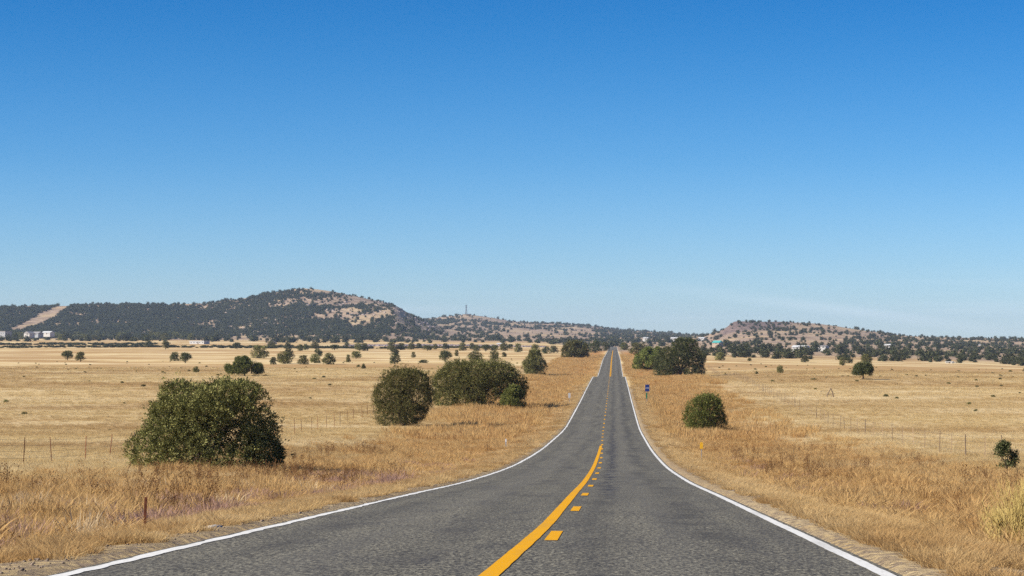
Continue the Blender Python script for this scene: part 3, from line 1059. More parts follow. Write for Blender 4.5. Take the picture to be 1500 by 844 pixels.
def lobes_from_outline(rng, H, outline, rl, n, depth=0.9, clear=0.0):
    """sub-crowns filling a shape given by its left and right edge at rising heights"""
    zs = [o[0] for o in outline]
    xl = [o[1] for o in outline]
    xr = [o[2] for o in outline]
    L = []
    for i in range(n):
        r = rl * rng.uniform(0.5, 1.35)
        z = rng.uniform(max(0.35 * r, clear * H + .65 * r if clear else 0), H - r * 0.75)
        a, b = np.interp(z, zs, xl), np.interp(z, zs, xr)
        hw = max((b - a) / 2 - r * 0.8, 0.02)
        ph = rng.uniform(0, 6.283)
        rho = 1.0 if rng.uniform() < 0.75 else math.sqrt(rng.uniform(0, 1))
        L.append(((a + b) / 2 + hw * rho * math.cos(ph), depth * hw * rho * math.sin(ph), z, r))
    # crown lobes along the very top
    for i in range(max(3, n // 8)):
        z = H - rl * rng.uniform(0.75, 1.0)
        a, b = np.interp(z, zs, xl), np.interp(z, zs, xr)
        hw = max((b - a) / 2 - rl * 0.6, 0.02)
        L.append(((a + b) / 2 + hw * rng.uniform(-1, 1), depth * hw * rng.uniform(-.7, .7), z, rl * rng.uniform(0.7, 1.0)))
    return np.array(L)


def crown_np(rng, L, nsprig, nleaf, ll, lw, up=0.35, squash=0.85, tintbias=0.0):
    """leaf-sized faces on short sprigs over and inside the lobes"""
    area = L[:, 3] ** 2
    k = rng.choice(len(L), nsprig, p=area / area.sum())
    d = rng.normal(0, 1, (nsprig, 3))
    d /= np.linalg.norm(d, axis=1)[:, None]
    r = L[k, 3] * (1 - np.abs(rng.normal(0, 0.16, nsprig)) + 0.10 * rng.normal(0, 1, nsprig))
    P = L[k, :3] + d * r[:, None] * np.array([1, 1, squash])
    # thin out what is buried in neighbouring lobes
    # long shoots break the outline
    sh = rng.uniform(0, 1, nsprig) < .10
    P = np.where(sh[:, None], P + (d + np.array([0, 0, .5])) * L[k, 3][:, None] * rng.uniform(.05, .35, (nsprig, 1)), P)
    bur = np.zeros(nsprig, bool)
    for q in L:
        bur |= (np.linalg.norm((P - q[:3]) / np.array([1, 1, squash]), axis=1) < q[3] * 0.72)
    keep = (~bur) | (rng.uniform(0, 1, nsprig) < 0.25)
    keep &= P[:, 2] > 0.02
    P, d = P[keep], d[keep]
    n = len(P)
    st = np.clip(rng.normal(0.42 + tintbias, 0.2, n) + np.where(rng.uniform(0, 1, n) < .1, .35, 0), 0, 1)
    D = d[:, None, :] * 0.9 + rng.normal(0, 0.55, (n, nleaf, 3)) + np.array([0, 0, up])
    D /= np.linalg.norm(D, axis=2)[:, :, None]
    B = P[:, None, :] + rng.normal(0, ll * 0.55, (n, nleaf, 3))
    Lg = ll * rng.uniform(0.6, 1.4, (n, nleaf, 1))
    Wd = rng.normal(0, 1, (n, nleaf, 3))
    Wd -= D * (Wd * D).sum(2)[:, :, None]
    Wd /= np.linalg.norm(Wd, axis=2)[:, :, None]
    Wd *= lw * rng.uniform(0.7, 1.3, (n, nleaf, 1)) / 2
    V = np.stack([B, B + D * Lg * 0.55 + Wd, B + D * Lg, B + D * Lg * 0.55 - Wd], 2).reshape(-1, 3)
    m = n * nleaf
    Fc = np.arange(m * 4).reshape(m, 4)
    t = np.clip(st[:, None] + rng.normal(0, 0.14, (n, nleaf)), 0, 1)
    t = np.repeat(t.ravel(), 4)
    return V, Fc, t


def crown_mesh(name, rng, L, mat, **kw):
    V, Fc, t = crown_np(rng, L, **kw)
    return mesh_np(name, V, Fc, mat, {'tint': t})


def trunk_mesh(name, rng, H, Wd, stems=4, r0=0.12, clear=0.0):
    m = MB()
    for s in range(stems):
        a = 6.283 * s / stems + rng.uniform(-.5, .5)
        sp = Wd * rng.uniform(0.08, 0.17)
        base = Vector((math.cos(a) * r0 * 0.8, math.sin(a) * r0 * 0.8, -0.15))
        if clear:
            k1 = Vector((base.x * .4, base.y * .4, clear * H))
        else:
            k1 = base + Vector((math.cos(a) * sp * .35, math.sin(a) * sp * .35, H * 0.28))
        k2 = k1 + Vector((math.cos(a) * sp * .8, math.sin(a) * sp * .8, H * 0.28))
        k3 = k2 + Vector((math.cos(a + .6) * sp * .6, math.sin(a + .6) * sp * .6, H * 0.18))
        m.tube([base, k1, k2, k3], [r0, r0 * .7, r0 * .42, r0 * .12], 6)
        for j in range(2):
            b = k1.lerp(k2, rng.uniform(.2, .9))
            an = a + rng.uniform(-1.3, 1.3)
            e = b + Vector((math.cos(an) * sp, math.sin(an) * sp, H * rng.uniform(.05, .2)))
            m.tube([b, b.lerp(e, .5) + Vector((0, 0, .06)), e], [r0 * .38, r0 * .22, r0 * .06], 5)
    return m.mesh(name, M['bark'])


LAI = {'sparse_bush': .32, 'small_tree': .6, 'juniper_tree': .75, 'juniper_bush': 1.0, 'juniper_thicket': 1.15}


def hero(name, label, cat_, box, outline, mat, nsprig, nleaf=12, ll=0.13, lw=0.05, rl=0.55, n=60, seed=1, clear=0.0, stems=4, depth=0.9, tb=0.0, group=None, sink=0.0):
    """box: left, right, top, foot of the plant in the photograph; outline: (height share, left share, right share)"""
    xl, xr, yt, yb = box
    x, y, z = hit((xl + xr) / 2, yb)
    k = y / F / math.cos(YAW)
    Wm, Hm = (xr - xl) * k, (yb - yt) * k
    ll, lw = max(.105, 1.6 * k), max(.042, .65 * k)
    nsprig = int(4.6 * math.pi * Wm * Hm * (.5 + .5 * depth) / (nleaf * ll * lw * .5) * LAI.get(name, 1.0))
    rng = np.random.default_rng(seed)
    rl = rl * min(Wm, Hm) / 4.0
    ol = [(h * Hm, (a - 0.5) * Wm, (b - 0.5) * Wm) for h, a, b in outline]
    L = lobes_from_outline(rng, Hm, ol, rl, n, depth, clear)
    root = empty(name, (x, y, z - sink))
    root.rotation_euler = (0, 0, 0.05)
    tag(root, label, cat_, group)
    link('crown', crown_mesh('crown', rng, L, mat, nsprig=nsprig, nleaf=nleaf, ll=ll, lw=lw, tintbias=tb), root)
    link('trunk', trunk_mesh('trunk', rng, Hm, Wm, stems, max(0.05, Hm * 0.035), clear), root)
    return root


DOME = [(0, .08, .92), (.25, 0, 1), (.55, .05, .95), (.8, .17, .84), (1, .36, .66)]
hero('juniper_bush', 'largest dark green juniper bush in the left foreground field', 'bush', (184, 410, 557, 690),
     [(0, 0, .98), (.16, .0, 1), (.30, .05, 1), (.45, .14, .99), (.62, .17, .96), (.78, .19, .93), (.90, .27, .86), (1, .42, .68)],
     M['juniper'], 8200, 13, .15, .055, .66, 115, 11, depth=0.8)
hero('juniper_bush', 'rounded juniper bush narrowing to its foot left of the big thicket', 'bush', (549, 632, 539, 624),
     [(0, .28, .70), (.12, .10, .84), (.3, 0, .95), (.5, .02, 1), (.7, .06, .95), (.88, .12, .80), (1, .30, .60)],
     M['juniper'], 5200, 12, .15, .055, .92, 46, 12, depth=0.95)
hero('juniper_thicket', 'wide juniper thicket on the left between the round bush and the road', 'bush', (635, 771, 528, 596),
     [(0, .03, .95), (.2, 0, 1), (.45, .0, .99), (.62, .04, .97), (.75, .10, .90), (.88, .2, .72), (1, .30, .50)],
     M['juniper'], 6800, 12, .18, .065, .95, 60, 13, depth=0.6)
hero('young_juniper', 'small brighter green juniper at the right foot of the wide thicket', 'bush', (733, 772, 565, 601),
     [(0, .15, .85), (.25, 0, 1), (.6, .08, .92), (1, .4, .65)], M['juniper_green'], 1500, 11, .14, .055, .6, 30, 14, tb=.14)
hero('juniper_tree', 'cone shaped juniper standing left of the road beyond the wide thicket', 'tree', (763, 802, 514, 550),
     [(0, .04, .90), (.25, 0, 1), (.5, .10, .92), (.75, .27, .75), (1, .40, .62)], M['juniper'], 2600, 11, .22, .08, .6, 50, 15)
hero('juniper_bush', 'compact round juniper bush alone right of the road', 'bush', (1003, 1063, 579, 636),
     [(0, .12, .88), (.15, .02, 1), (.4, 0, 1), (.65, .08, .93), (.85, .28, .78), (1, .45, .66)], M['juniper_green'], 4200, 12, .14, .055, .9, 42, 16, tb=.05)
hero('juniper_bush', 'low spreading juniper at the left of the big tree beside the road', 'bush', (926, 974, 509, 543),
     [(0, .08, .95), (.3, 0, 1), (.6, .10, 1), (.85, .35, .95), (1, .55, .85)], M['juniper_green'], 2600, 11, .24, .085, .55, 50, 17, tb=.05)
hero('juniper_tree', 'tall broad many stemmed tree towering on the right of the road', 'tree', (958, 1032, 497, 553),
     [(0, .04, .93), (.2, 0, 1), (.4, .02, .94), (.55, .06, .98), (.7, .20, .88), (.85, .36, .84), (1, .52, .70)], M['oak'], 5000, 11, .26, .09, .62, 70, 18, depth=0.8)
hero('small_tree', 'small bare stemmed tree at the right edge of the tall roadside tree', 'tree', (1023, 1036, 519, 537),
     [(0, .3, .6), (.35, .1, .9), (.6, 0, 1), (1, .3, .7)], M['oak'], 500, 8, .3, .12, .6, 14, 19, clear=.3, stems=2)
hero('juniper_bush', 'wide low juniper bush beyond the largest bush on the left plain', 'bush', (330, 386, 523, 551),
     [(0, .12, .85), (.25, .02, 1), (.55, 0, .95), (.8, .12, .70), (1, .25, .5)], M['juniper_green'], 3000, 11, .26, .09, .55, 50, 20, clear=.12, stems=5)
hero('juniper_tree', 'dense dark tree left of the road just before the far trees', 'tree', (822, 863, 500, 525),
     [(0, .03, .97), (.3, 0, 1), (.7, .08, .92), (1, .35, .7)], M['juniper'], 2600, 10, .36, .13, .5, 46, 21)
hero('sparse_bush', 'thin open shrub at the far right edge in the brown grass', 'bush', (1456, 1493, 649, 692),
     [(0, .35, .65), (.25, .1, .9), (.5, 0, 1), (.75, .1, .8), (1, .3, .6)], M['oak'], 700, 7, .09, .04, .4, 14, 22, clear=.1, stems=5)
hero('lone_oak', 'lone round tree with a visible trunk in the right field', 'tree', (1250, 1279, 532, 556),
     [(0, .4, .6), (.24, .05, .92), (.4, 0, 1), (.7, .04, .95), (1, .35, .75)], M['oak'], 1800, 9, .30, .12, .5, 34, 23, clear=.24, stems=2)
print('heroes done', time.time() - T0)

# shared crowns for the smaller plants, one metre wide and one metre high
MID = []
rngm = np.random.default_rng(50)
for i in range(7):
    ol = [(0, -.40, .40), (.25, -.5, .5), (.55, -.46 + rngm.uniform(-.04, .1), .46), (.8, -.33, .34 + rngm.uniform(-.1, .05)), (1, -.14, .15)]
    if i >= 5: ol = [(0, -.06, .06), (.18, -.3, .3), (.34, -.5, .5), (.7, -.45, .45), (1, -.2, .2)]
    L = lobes_from_outline(rngm, 1.0, ol, 0.17, 26, .9, .2 if i >= 5 else 0)
    MID.append((crown_mesh('crown', rngm, L, M['juniper'] if i % 2 == 0 else M['oak'], nsprig=650, nleaf=7, ll=.075, lw=.036),
                trunk_mesh('trunk', rngm, 1.0, 1.0, 3, .035, .2 if i >= 5 else 0)))


def shrub(name, label, cat_, box, var, group, rz=0.0):
    xl, xr, yt, yb = box
    x, y, z = hit((xl + xr) / 2, yb)
    k = y / F
    root = empty(name, (x, y, z - 0.05), rz, ((xr - xl) * k * 1.04, (xr - xl) * k * .95, (yb - yt) * k))
    tag(root, label, cat_, group)
    link('crown', MID[var][0], root)
    link('trunk', MID[var][1], root)
    return root


G1 = 'scattered trees and shrubs on the left plain'
G2 = 'scattered trees and shrubs on the right field'
FIELD = [
    ('small_tree', 'left one of two small trees on the open plain at far left', (91, 107, 514, 528), 5, G1),
    ('small_tree', 'right one of two small trees on the open plain at far left', (110, 126, 516, 530), 6, G1),
    ('small_tree', 'left tree of a touching pair on the plain above the largest bush', (248, 264, 516, 529), 1, G1),
    ('small_tree', 'right tree of a touching pair on the plain above the largest bush', (263, 280, 517, 532), 5, G1),
    ('small_shrub', 'tiny dark pointed shrub on the plain above the largest bush', (283, 292, 537, 546), 0, G1),
    ('small_tree', 'small round tree at the far edge of the plain above the touching pair', (236, 249, 500, 512), 6, G1),
    ('small_tree', 'small dark tree just left of another at the plain far edge', (211, 223, 499, 508), 3, G1),
    ('small_tree', 'small round tree right of the long white shed', (341, 353, 502, 512), 5, G1),
    ('juniper_tree', 'dark rounded tree behind the wide low bush on the left', (367, 393, 507, 525), 2, G1),
    ('small_shrub', 'small grey green shrub left of the clustered green junipers', (395, 406, 523, 534), 1, G1),
    ('juniper_tree', 'larger green juniper with a second crown behind its right shoulder', (405, 429, 516, 533), 0, G1),
    ('juniper_tree', 'crown rising behind the right shoulder of the larger green juniper', (416, 431, 511, 525), 3, G1),
    ('juniper_bush', 'left bush of the middle pair on the left plain', (436, 453, 521, 534), 2, G1),
    ('juniper_bush', 'right bush of the middle pair on the left plain', (453, 470, 519, 532), 4, G1),
    ('small_tree', 'small tree behind the middle pair of bushes', (460, 472, 511, 522), 1, G1),
    ('juniper_bush', 'broad bush with two humps right of the middle pair', (472, 491, 518, 534), 0, G1),
    ('small_shrub', 'narrow upright shrub between the two humped bush and a round tree', (506, 514, 520, 531), 2, G1),
    ('small_tree', 'round tree right of the narrow upright shrub', (514, 529, 515, 526), 6, G1),
    ('small_shrub', 'low dark left shrub of a tiny pair in the open grass', (522, 528, 534, 538), 4, G1),
    ('small_shrub', 'pointed right shrub of a tiny pair in the open grass', (529, 536, 533, 541), 0, G1),
    ('small_tree', 'round tree above the round bush with another crown behind', (570, 587, 518, 533), 3, G1),
    ('small_tree', 'smaller crown directly behind a round tree above the round bush', (571, 584, 510, 520), 1, G1),
    ('small_shrub', 'slim little juniper standing alone right of the round tree', (602, 609, 516, 524), 2, G1),
    ('small_shrub', 'flat brownish shrub left of the leaning juniper', (613, 628, 527, 532), 1, G1),
    ('juniper_tree', 'leaning rounded juniper above the left end of the wide thicket', (643, 661, 514, 531), 5, G1),
    ('small_shrub', 'tiny upright bush right of the leaning juniper', (666, 672, 513, 522), 2, G1),
    ('juniper_bush', 'broad dark bush just above the top of the wide thicket', (685, 708, 514, 529), 4, G1),
    ('juniper_bush', 'round bush above the right end of the wide thicket', (716, 732, 514, 529), 0, G1),
    ('small_shrub', 'tiny bush right of the round bush above the wide thicket', (735, 742, 516, 523), 1, G1),
    ('small_tree', 'small dark tree left of the cone shaped juniper', (753, 765, 504, 516), 2, G1),
    ('juniper_tree', 'dark tree standing directly behind the cone shaped juniper', (776, 792, 505, 520), 0, G1),
    ('small_shrub', 'left shrub of a grey green pair between cone juniper and dense tree', (794, 806, 508, 518), 1, G1),
    ('small_shrub', 'right shrub of a grey green pair between cone juniper and dense tree', (805, 818, 507, 517), 3, G1),
    ('juniper_tree', 'green tree between the dense dark tree and the road', (861, 883, 500, 517), 3, G1),
    ('juniper_tree', 'small tree touching the left road edge near the vanishing point', (880, 893, 501, 514), 1, G1),
    ('juniper_tree', 'rounded tree right of the road behind the low spreading juniper', (921, 948, 503, 520), 0, G2),
    ('small_tree', 'small dark tree right of the road near the vanishing point', (908, 921, 502, 513), 4, G2),
    ('small_shrub', 'low bush alone in the field right of the tall roadside tree', (1046, 1063, 517, 528), 2, G2),
    ('small_shrub', 'small round shrub alone in the middle of the right field', (1138, 1148, 536, 547), 0, G2),
    ('small_shrub', 'tiny dark shrub at the top edge of the right field', (1095, 1101, 524, 529), 4, G2),
    ('juniper_bush', 'bush at the top edge of the right field below the white houses', (1173, 1186, 521, 531), 3, G2),
    ('juniper_bush', 'left bush of two at the field top left of the lone oak', (1228, 1239, 524, 535), 2, G2),
    ('juniper_bush', 'right bush of two at the field top left of the lone oak', (1238, 1249, 524, 532), 1, G2),
    ('juniper_tree', 'dark tree peeking out just above the lone oak', (1260, 1278, 519, 533), 4, G2),
    ('small_shrub', 'flat dark tuft in the right field below the lone shrub', (1186, 1198, 554, 557), 2, G2),
    ('small_shrub', 'speck of brush far right in the pale right field', (1477, 1483, 542, 545), 4, G2),
    ('small_shrub', 'speck of brush left of the lone shrub in the right field', (1106, 1111, 544, 548), 3, G2),
]
ROWL = 'trees in the loose row across the far end of the left plain'
rowtops = [(390, 403, 500, 510), (416, 428, 502, 511), (435, 445, 505, 514), (444, 452, 504, 513), (455, 468, 501, 511), (483, 497, 505, 513),
           (504, 513, 502, 508), (519, 531, 503, 513), (526, 540, 503, 514), (566, 580, 502, 513), (580, 594, 503, 513), (597, 608, 502, 512),
           (610, 617, 503, 510), (618, 634, 506, 514), (634, 641, 504, 512), (648, 658, 503, 512), (671, 684, 503, 514), (687, 697, 503, 512), (692, 704, 505, 514),
           (705, 718, 505, 515), (718, 732, 506, 515), (731, 745, 503, 514), (742, 752, 504, 511)]
for i, (n_, lb, bx, v, g) in enumerate(FIELD):
    shrub(n_, lb, 'tree' if 'tree' in n_ else 'bush', bx, v, g, 0.9 * i)
ORD = 'first second third fourth fifth sixth seventh eighth ninth tenth eleventh twelfth thirteenth fourteenth fifteenth sixteenth seventeenth eighteenth nineteenth twentieth'.split() + ['third last', 'second last', 'last']
for i, bx in enumerate(rowtops):
    shrub('row_tree', ORD[i] + ' juniper from the left in the loose row where the left plain ends', 'tree', bx, i % 7, ROWL, 1.3 * i)

rt = np.random.default_rng(77)
ROWF = 'dark trees between the far left houses and the long shed'
for i in range(34):
    a = rt.uniform(14, 36) if i < 4 else rt.uniform(76, 275)
    wv, hv, bs = rt.uniform(9, 15), rt.uniform(7, 11), rt.uniform(495, 499)
    shrub('row_tree', 'dark tree in the row between the far left houses and the long shed' if a > 70 else 'dark tree standing between the grey and the white building at far left', 'tree', (a, a + wv, bs - hv, bs), i % 7,
          ROWF if a > 70 else 'dark trees between the two buildings at far left', 1.7 * i)

# far crowns: small lumpy leaf clumps
FAR = []
rngf = np.random.default_rng(60)
for i in range(8):
    ol = [(0, -.38, .38), (.3, -.5, .5), (.7, -.42, .42), (1, -.15, .15)]
    L = lobes_from_outline(rngf, 1.0, ol, 0.2, 12)
    V, Fc, t = crown_np(rngf, L, nsprig=90, nleaf=4, ll=.2, lw=.14)
    # a closed inner body so that the thin far clumps stay opaque
    th = np.linspace(0, np.pi, 5)
    ph = np.arange(8) * np.pi / 4
    bv = np.array([(math.sin(a) * math.cos(b) * .38 * rngf.uniform(.8, 1.15), math.sin(a) * math.sin(b) * .38 * rngf.uniform(.8, 1.15), .45 + .40 * math.cos(a)) for a in th for b in ph])
    bf = np.array([(r * 8 + c, (r + 1) * 8 + c, (r + 1) * 8 + (c + 1) % 8, r * 8 + (c + 1) % 8) for r in range(4) for c in range(8)])
    FAR.append(mesh_np('crown', np.concatenate([V, bv]), np.concatenate([Fc, bf + len(V)]), M['far'], {'tint': np.concatenate([t, rngf.uniform(0.05, .5, len(bv))])}))
library('farcrown', FAR)
print('shrubs done', time.time() - T0)


def wooded(x, y, z, px, py):
    """how closely the scrub stands at a place: about 2.5 hides the soil behind, 0.3 leaves it open"""
    n1 = fbm(x / 75, y / 190, 201, 4)
    n2 = fbm(x / 260, y / 330, 205, 3)
    n3 = fbm(x / 38, y / 100, 209, 3)
    nn = n1 * .5 + n2 * .22 + n3 * .28
    # right: tree belt, slopes with clearings, the bare flank and rim of the flat topped hill
    dr = .20 + 1.8 * smooth(nn, 0.54, 0.47)
    low = 1 - smooth(z, CAMZ - 9, CAMZ + 3)
    dr = dr * (1 - low) + low * (.35 + 1.9 * smooth(nn, .56, .48))
    flank = smooth(z, CAMZ - 2, CAMZ + 7) * (1 - smooth(px, 1320, 1430))
    dr = dr * (1 - flank) + flank * (.16 + .7 * smooth(n3, .56, .46))
    dr = np.where((px < 1290) & (z > CAMZ + 24), .55, dr)
    dr = dr + .7 * smooth(px, 1230, 1340) * smooth(z, CAMZ, CAMZ + 6) * smooth(nn, .56, .48)
    # left hill
    dl = 1.7 + 1.2 * smooth(n1, .60, .45)
    stony = smooth(px, 330, 430) * (1 - smooth(px, 590, 640)) * smooth(py, 440, 448) * (1 - smooth(py, 474, 494))
    dl = dl * (1 - stony * .66 * smooth(nn, 0.455, 0.525))
    crown = smooth(px, 330, 400) * (1 - smooth(px, 545, 600)) * (1 - smooth(py, 437, 445))
    dl = dl * (1 - crown * .45 * smooth(n3, .45, .55))
    speck = smooth(px, 200, 330) * smooth(nn, .50, .58) * .7
    dl = dl * (1 - speck)
    # the hill with the mast and the middle distance
    dm = .30 + 1.9 * smooth(nn, 0.53, 0.47)
    dm = np.where(py > 492, np.maximum(dm, 1.6), dm)
    dm = np.where((px > 735) & (px < 870) & (py > 483) & (py < 499), dm * .22, dm)
    b = smooth(px, 600, 660)
    d = dl * (1 - b) + dm * b
    b = smooth(px, 1020, 1060)
    d = d * (1 - b) + dr * b
    # cleared swath running up the far left hill
    cx = np.interp(py, [444, 450, 460, 470, 480, 487], [103, 92, 72, 56, 34, 10])
    hw = np.interp(py, [444, 460, 480], [7, 15, 14])
    d = np.where((np.abs(px - cx) < hw) & (py < 486) & (px < 140), 0.0, d)
    return d


rb = np.random.default_rng(300)


def wild(y0, y1, area_per_tree, pxa, pxb):
    """even spots over a piece of country between two bearings"""
    ta, tb = math.tan(math.atan((pxa - 750) / F) - YAW), math.tan(math.atan((pxb - 750) / F) - YAW)
    A = (tb - ta) * (y1 ** 2 - y0 ** 2) / 2
    n = int(A / area_per_tree)
    y = np.sqrt(rb.uniform(y0 ** 2, y1 ** 2, n))
    x = CAMX + y * rb.uniform(ta, tb, n)
    return x, y


def keep_wooded(x, y, size, a0):
    """thin a sowing of one tree per a0 square metres: trees stand closer where the ground tilts up"""
    z = terrain(x, y)
    px, py = project(x, y, z)
    _, p2 = project(x, y + 40, terrain(x, y + 40, False))
    _, p1 = project(x, y, terrain(x, y, False))
    tilt = np.maximum((p1 - p2) / 40.0, .0035)
    p = wooded(x, y, z, px, py) * np.where(px < 620, 1.8 + .7 * (1 - smooth(px, 300, 400)), np.where(px < 1040, 1.5, 1.2 - .4 * smooth(px, 1180, 1300))) * a0 * tilt * y / (F * size * size * .75)
    k = (rb.uniform(0, 1, len(x)) < p) & ((np.abs(x) > 16) | (y > 2380))
    return x[k], y[k], z[k], px[k], py[k]


parts = []
for (y0, y1, a0, pa, pb, size, name_) in ((1290, 2200, 30, 1030, 1700, 4.2, 'belt'), (2200, 4100, 35, 1030, 1700, 3.7, 'slope'), (4100, 4500, 80, 1030, 1700, 3.8, 'rim'),
                                          (2450, 3200, 50, -160, 1030, 5.2, 'plain'), (3200, 4700, 28, -160, 640, 4.1, 'hill'), (3200, 6650, 42, 600, 1060, 4.9, 'middle')):
    x, y = wild(y0, y1, a0, pa, pb)
    if name_ == 'belt':
        k = y > 1290 + 60 * (fbm(x / 60, x * 0, 210, 3) - .5)
        x, y = x[k], y[k]
    if name_ == 'plain':
        k = (fbm(x / 120, y / 60, 215, 3) > .47) | (y > 3020)
        x, y = x[k], y[k]
    parts.append(keep_wooded(x, y, size, a0) + (size,))
X = np.concatenate([p[0] for p in parts])
Y = np.concatenate([p[1] for p in parts])
Z = np.concatenate([p[2] for p in parts])
PXX = np.concatenate([p[3] for p in parts])
SC = np.concatenate([np.full(len(p[0]), p[5]) for p in parts]) * np.minimum(rb.lognormal(-.05, .38, len(X)), 1.6)
print('trees on the hills', len(X))

# the nearest and largest are things of their own
seen = (PXX > -5) & (PXX < 1505)
score = np.where(seen, SC / Y, 0)
order = np.argsort(-score)
pickR = [i for i in order if PXX[i] > 1030][:150]
pickL = [i for i in order if PXX[i] <= 1030][:60]
SECT = [(-10, 330, 'dark juniper at the foot of the far left hill beyond the plain', 'trees at the foot of the far left hill'),
        (330, 640, 'dark juniper at the foot of the highest hill beyond the plain', 'trees at the foot of the highest hill'),
        (640, 1030, 'dark juniper in the low woods under the hill with the mast', 'trees under the hill with the mast'),
        (1030, 1180, 'juniper in the tree belt between the tall roadside tree and the flat topped hill', 'trees of the belt under the flat topped hill'),
        (1180, 1340, 'juniper in the tree belt along the field behind the lone oak', 'trees of the belt behind the lone oak'),
        (1340, 1510, 'juniper in the tree belt along the pale field at far right', 'trees of the belt at far right')]
single = set()
for i in pickR + pickL:
    single.add(int(i))
    s = float(SC[i])
    o = link('belt_juniper', FAR[int(i) % 8], None, (X[i], Y[i], Z[i] - 0.3), float(i % 63) / 10, (s, s, s * .82))
    for a, b, lb, gr in SECT:
        if a <= PXX[i] < b:
            tag(o, lb, 'tree', gr)
rest = np.array([i for i in range(len(X)) if i not in single])
sc_ = SC[rest]
scatter('hillside_scrub', 'farcrown', X[rest], Y[rest], sc_, sc_ * rb.uniform(.6, .9, len(rest)), rb, -0.3, 0.05, label='dense dark scrub of junipers and oaks covering the hills')

# low brush and rubble lines across the far plain
x1, y1 = sample(rb, -620, -90, 1700, 1800, .03, lambda x, y: smooth(fbm(x / 40, y / 6, 221, 3), .50, .60))
x2, y2 = sample(rb, -760, -430, 2050, 2200, .03, lambda x, y: smooth(fbm(x / 40, y / 10, 223, 3), .46, .58))
x, y = np.concatenate([x1, x2]), np.concatenate([y1, y2])
s = rb.uniform(1.2, 3.0, len(x))
scatter('low_brush', 'farcrown', x, y, s * 1.6, s * .55, rb, -.1, .05, label='broken lines of low dark brush across the far left plain')
x, y = sample(rb, -240, -60, 1990, 2040, .22)
s = rb.uniform(1.0, 3.2, len(x))
scatter('rubble_bank', 'rubble', x, y, s, s, rb, 0.2, .3, label='grey rubble bank behind the loose row of trees')
# boulders on the open parts of the hills
x, y = wild(3500, 4600, 60, 330, 640)
z = terrain(x, y)
px, py = project(x, y, z)
k = (py > 440) & (py < 490) & (fbm(x / 70, y / 110, 201, 4) > .47) & (rb.uniform(0, 1, len(x)) < .35)
x, y = x[k], y[k]
s = rb.lognormal(1.1, .5, len(x))
scatter('hill_boulders', 'rocks', x, y, s, s * .8, rb, 0.0, .3, label='pale boulders strewn over the open face of the highest hill')
x, y = sample(rb, -400, -30, 170, 900, .0012)
x2, y2 = sample(rb, 30, 300, 210, 900, .0012)
x, y = np.concatenate([x, x2]), np.concatenate([y, y2])
s = rb.uniform(.35, 1.0, len(x))
library('specks', [MID[0][0], MID[1][0]])
scatter('grass_level_brush', 'specks', x, y, s, s * .45, rb, -.02, .1, label='small dark tufts of brush dotted over the plain')
print('woods done', time.time() - T0)

# ------------------------------------------------------------------ fences


def fence(label, xf, y0, y1, step, seed, mat_post):
    rng = np.random.default_rng(seed)
    root = empty('wire_fence', (xf(y0), y0, float(terrain(xf(y0), y0))))
    tag(root, label, 'fence')
    o0 = Vector(root.location)
    pm_ = []
    for k in range(4):
        h = 1.25 + 0.06 * k
        m = MB()
        if k % 2 == 0:
            m.tube([(0, 0, -.3), (.01, 0, h * .5), (0.0, .01, h)], [.027, .025, .022], 6)
        else:
            m.box((0, 0, h / 2 - .15), (.035, .008, h + .3)).box((0, .015, h / 2 - .15), (.008, .03, h + .3))
            for q in range(8): m.box((0, -.008, .25 + q * .12), (.03, .008, .02))
        pm_.append(m.mesh('post', mat_post if k % 2 else M['wood']))
    tops = []
    y = y0
    i = 0
    while y <= y1:
        x = xf(y) + rng.normal(0, .06)
        z = float(terrain(x, y))
        wide = i % 9 == 0
        kx = rng.normal(0, .04)
        p = link('post', pm_[0 if wide else (1 if rng.uniform() < .75 else 2)], root, (x - o0.x, y - o0.y, z - o0.z))
        if rng.uniform() < .16 and not wide: y += step * rng.uniform(.1, .5)
        if wide: p.scale = (1.4, 1.4, 1.05)
        p.rotation_euler = (kx, rng.normal(0, .04), rng.uniform(0, 6))
        tops.append((x - o0.x, y - o0.y, z - o0.z))
        y += step * rng.uniform(.8, 1.25)
        i += 1
    for h in (.35, .65, .92, 1.18):
        m = MB()
        m.tube([(a, b, c + h) for a, b, c in tops], .006, 3)
        m.build('wire', M['wire'], root)
    return root


fence('wire fence on thin rusty posts crossing the left grassland parallel to the road', lambda y: -25.5 - .008 * (y - 90), 70, 470, 5.6, 5, M['rust'])
fence('wire fence on thin posts crossing the right field parallel to the road', lambda y: 20.5 + .018 * (y - 90), 74, 760, 6.2, 6, M['postwood'])

# ------------------------------------------------------------------ roadside markers
x, y, z = hit(212, 777)
r = empty('marker_post', (x, y, z))
tag(r, 'short rusty steel post in the purple grass by the left verge', 'post')
m = MB()
m.box((0, 0, .21), (.045, .006, .62)).box((0, .016, .21), (.006, .032, .62))
for q in range(5): m.box((0, -.006, .12 + q * .09), (.022, .008, .018))
m.build('post', M['rust'], r)
MB().box((0, -.012, .02), (.11, .006, .09)).build('anchor_plate', M['rust'], r)
r.rotation_euler = (0.0, 0.03, .2)

x, y, z = hit(741, 657)
r = empty('delineator', (x, y, z))
tag(r, 'small grey delineator post in the grass left of the road', 'marker post')
MB().box((0, 0, .33), (.09, .02, .72)).build('post', M['steel'], r)
MB().box((0, -.014, .55), (.085, .006, .2)).build('reflector', M['sign_white'], r)

x, y, z = hit(834, 590)
r = empty('milepost', (x, y, z))
tag(r, 'white faced small sign on a thin post left of the road', 'sign')
MB().box((0, 0, .6), (.06, .03, 1.5)).build('post', M['steel'], r)
MB().box((0, -.025, 1.0), (.32, .012, .66)).build('sign_plate', plain('dull_sign', (.5, .5, .5), .6, .3, .1), r)

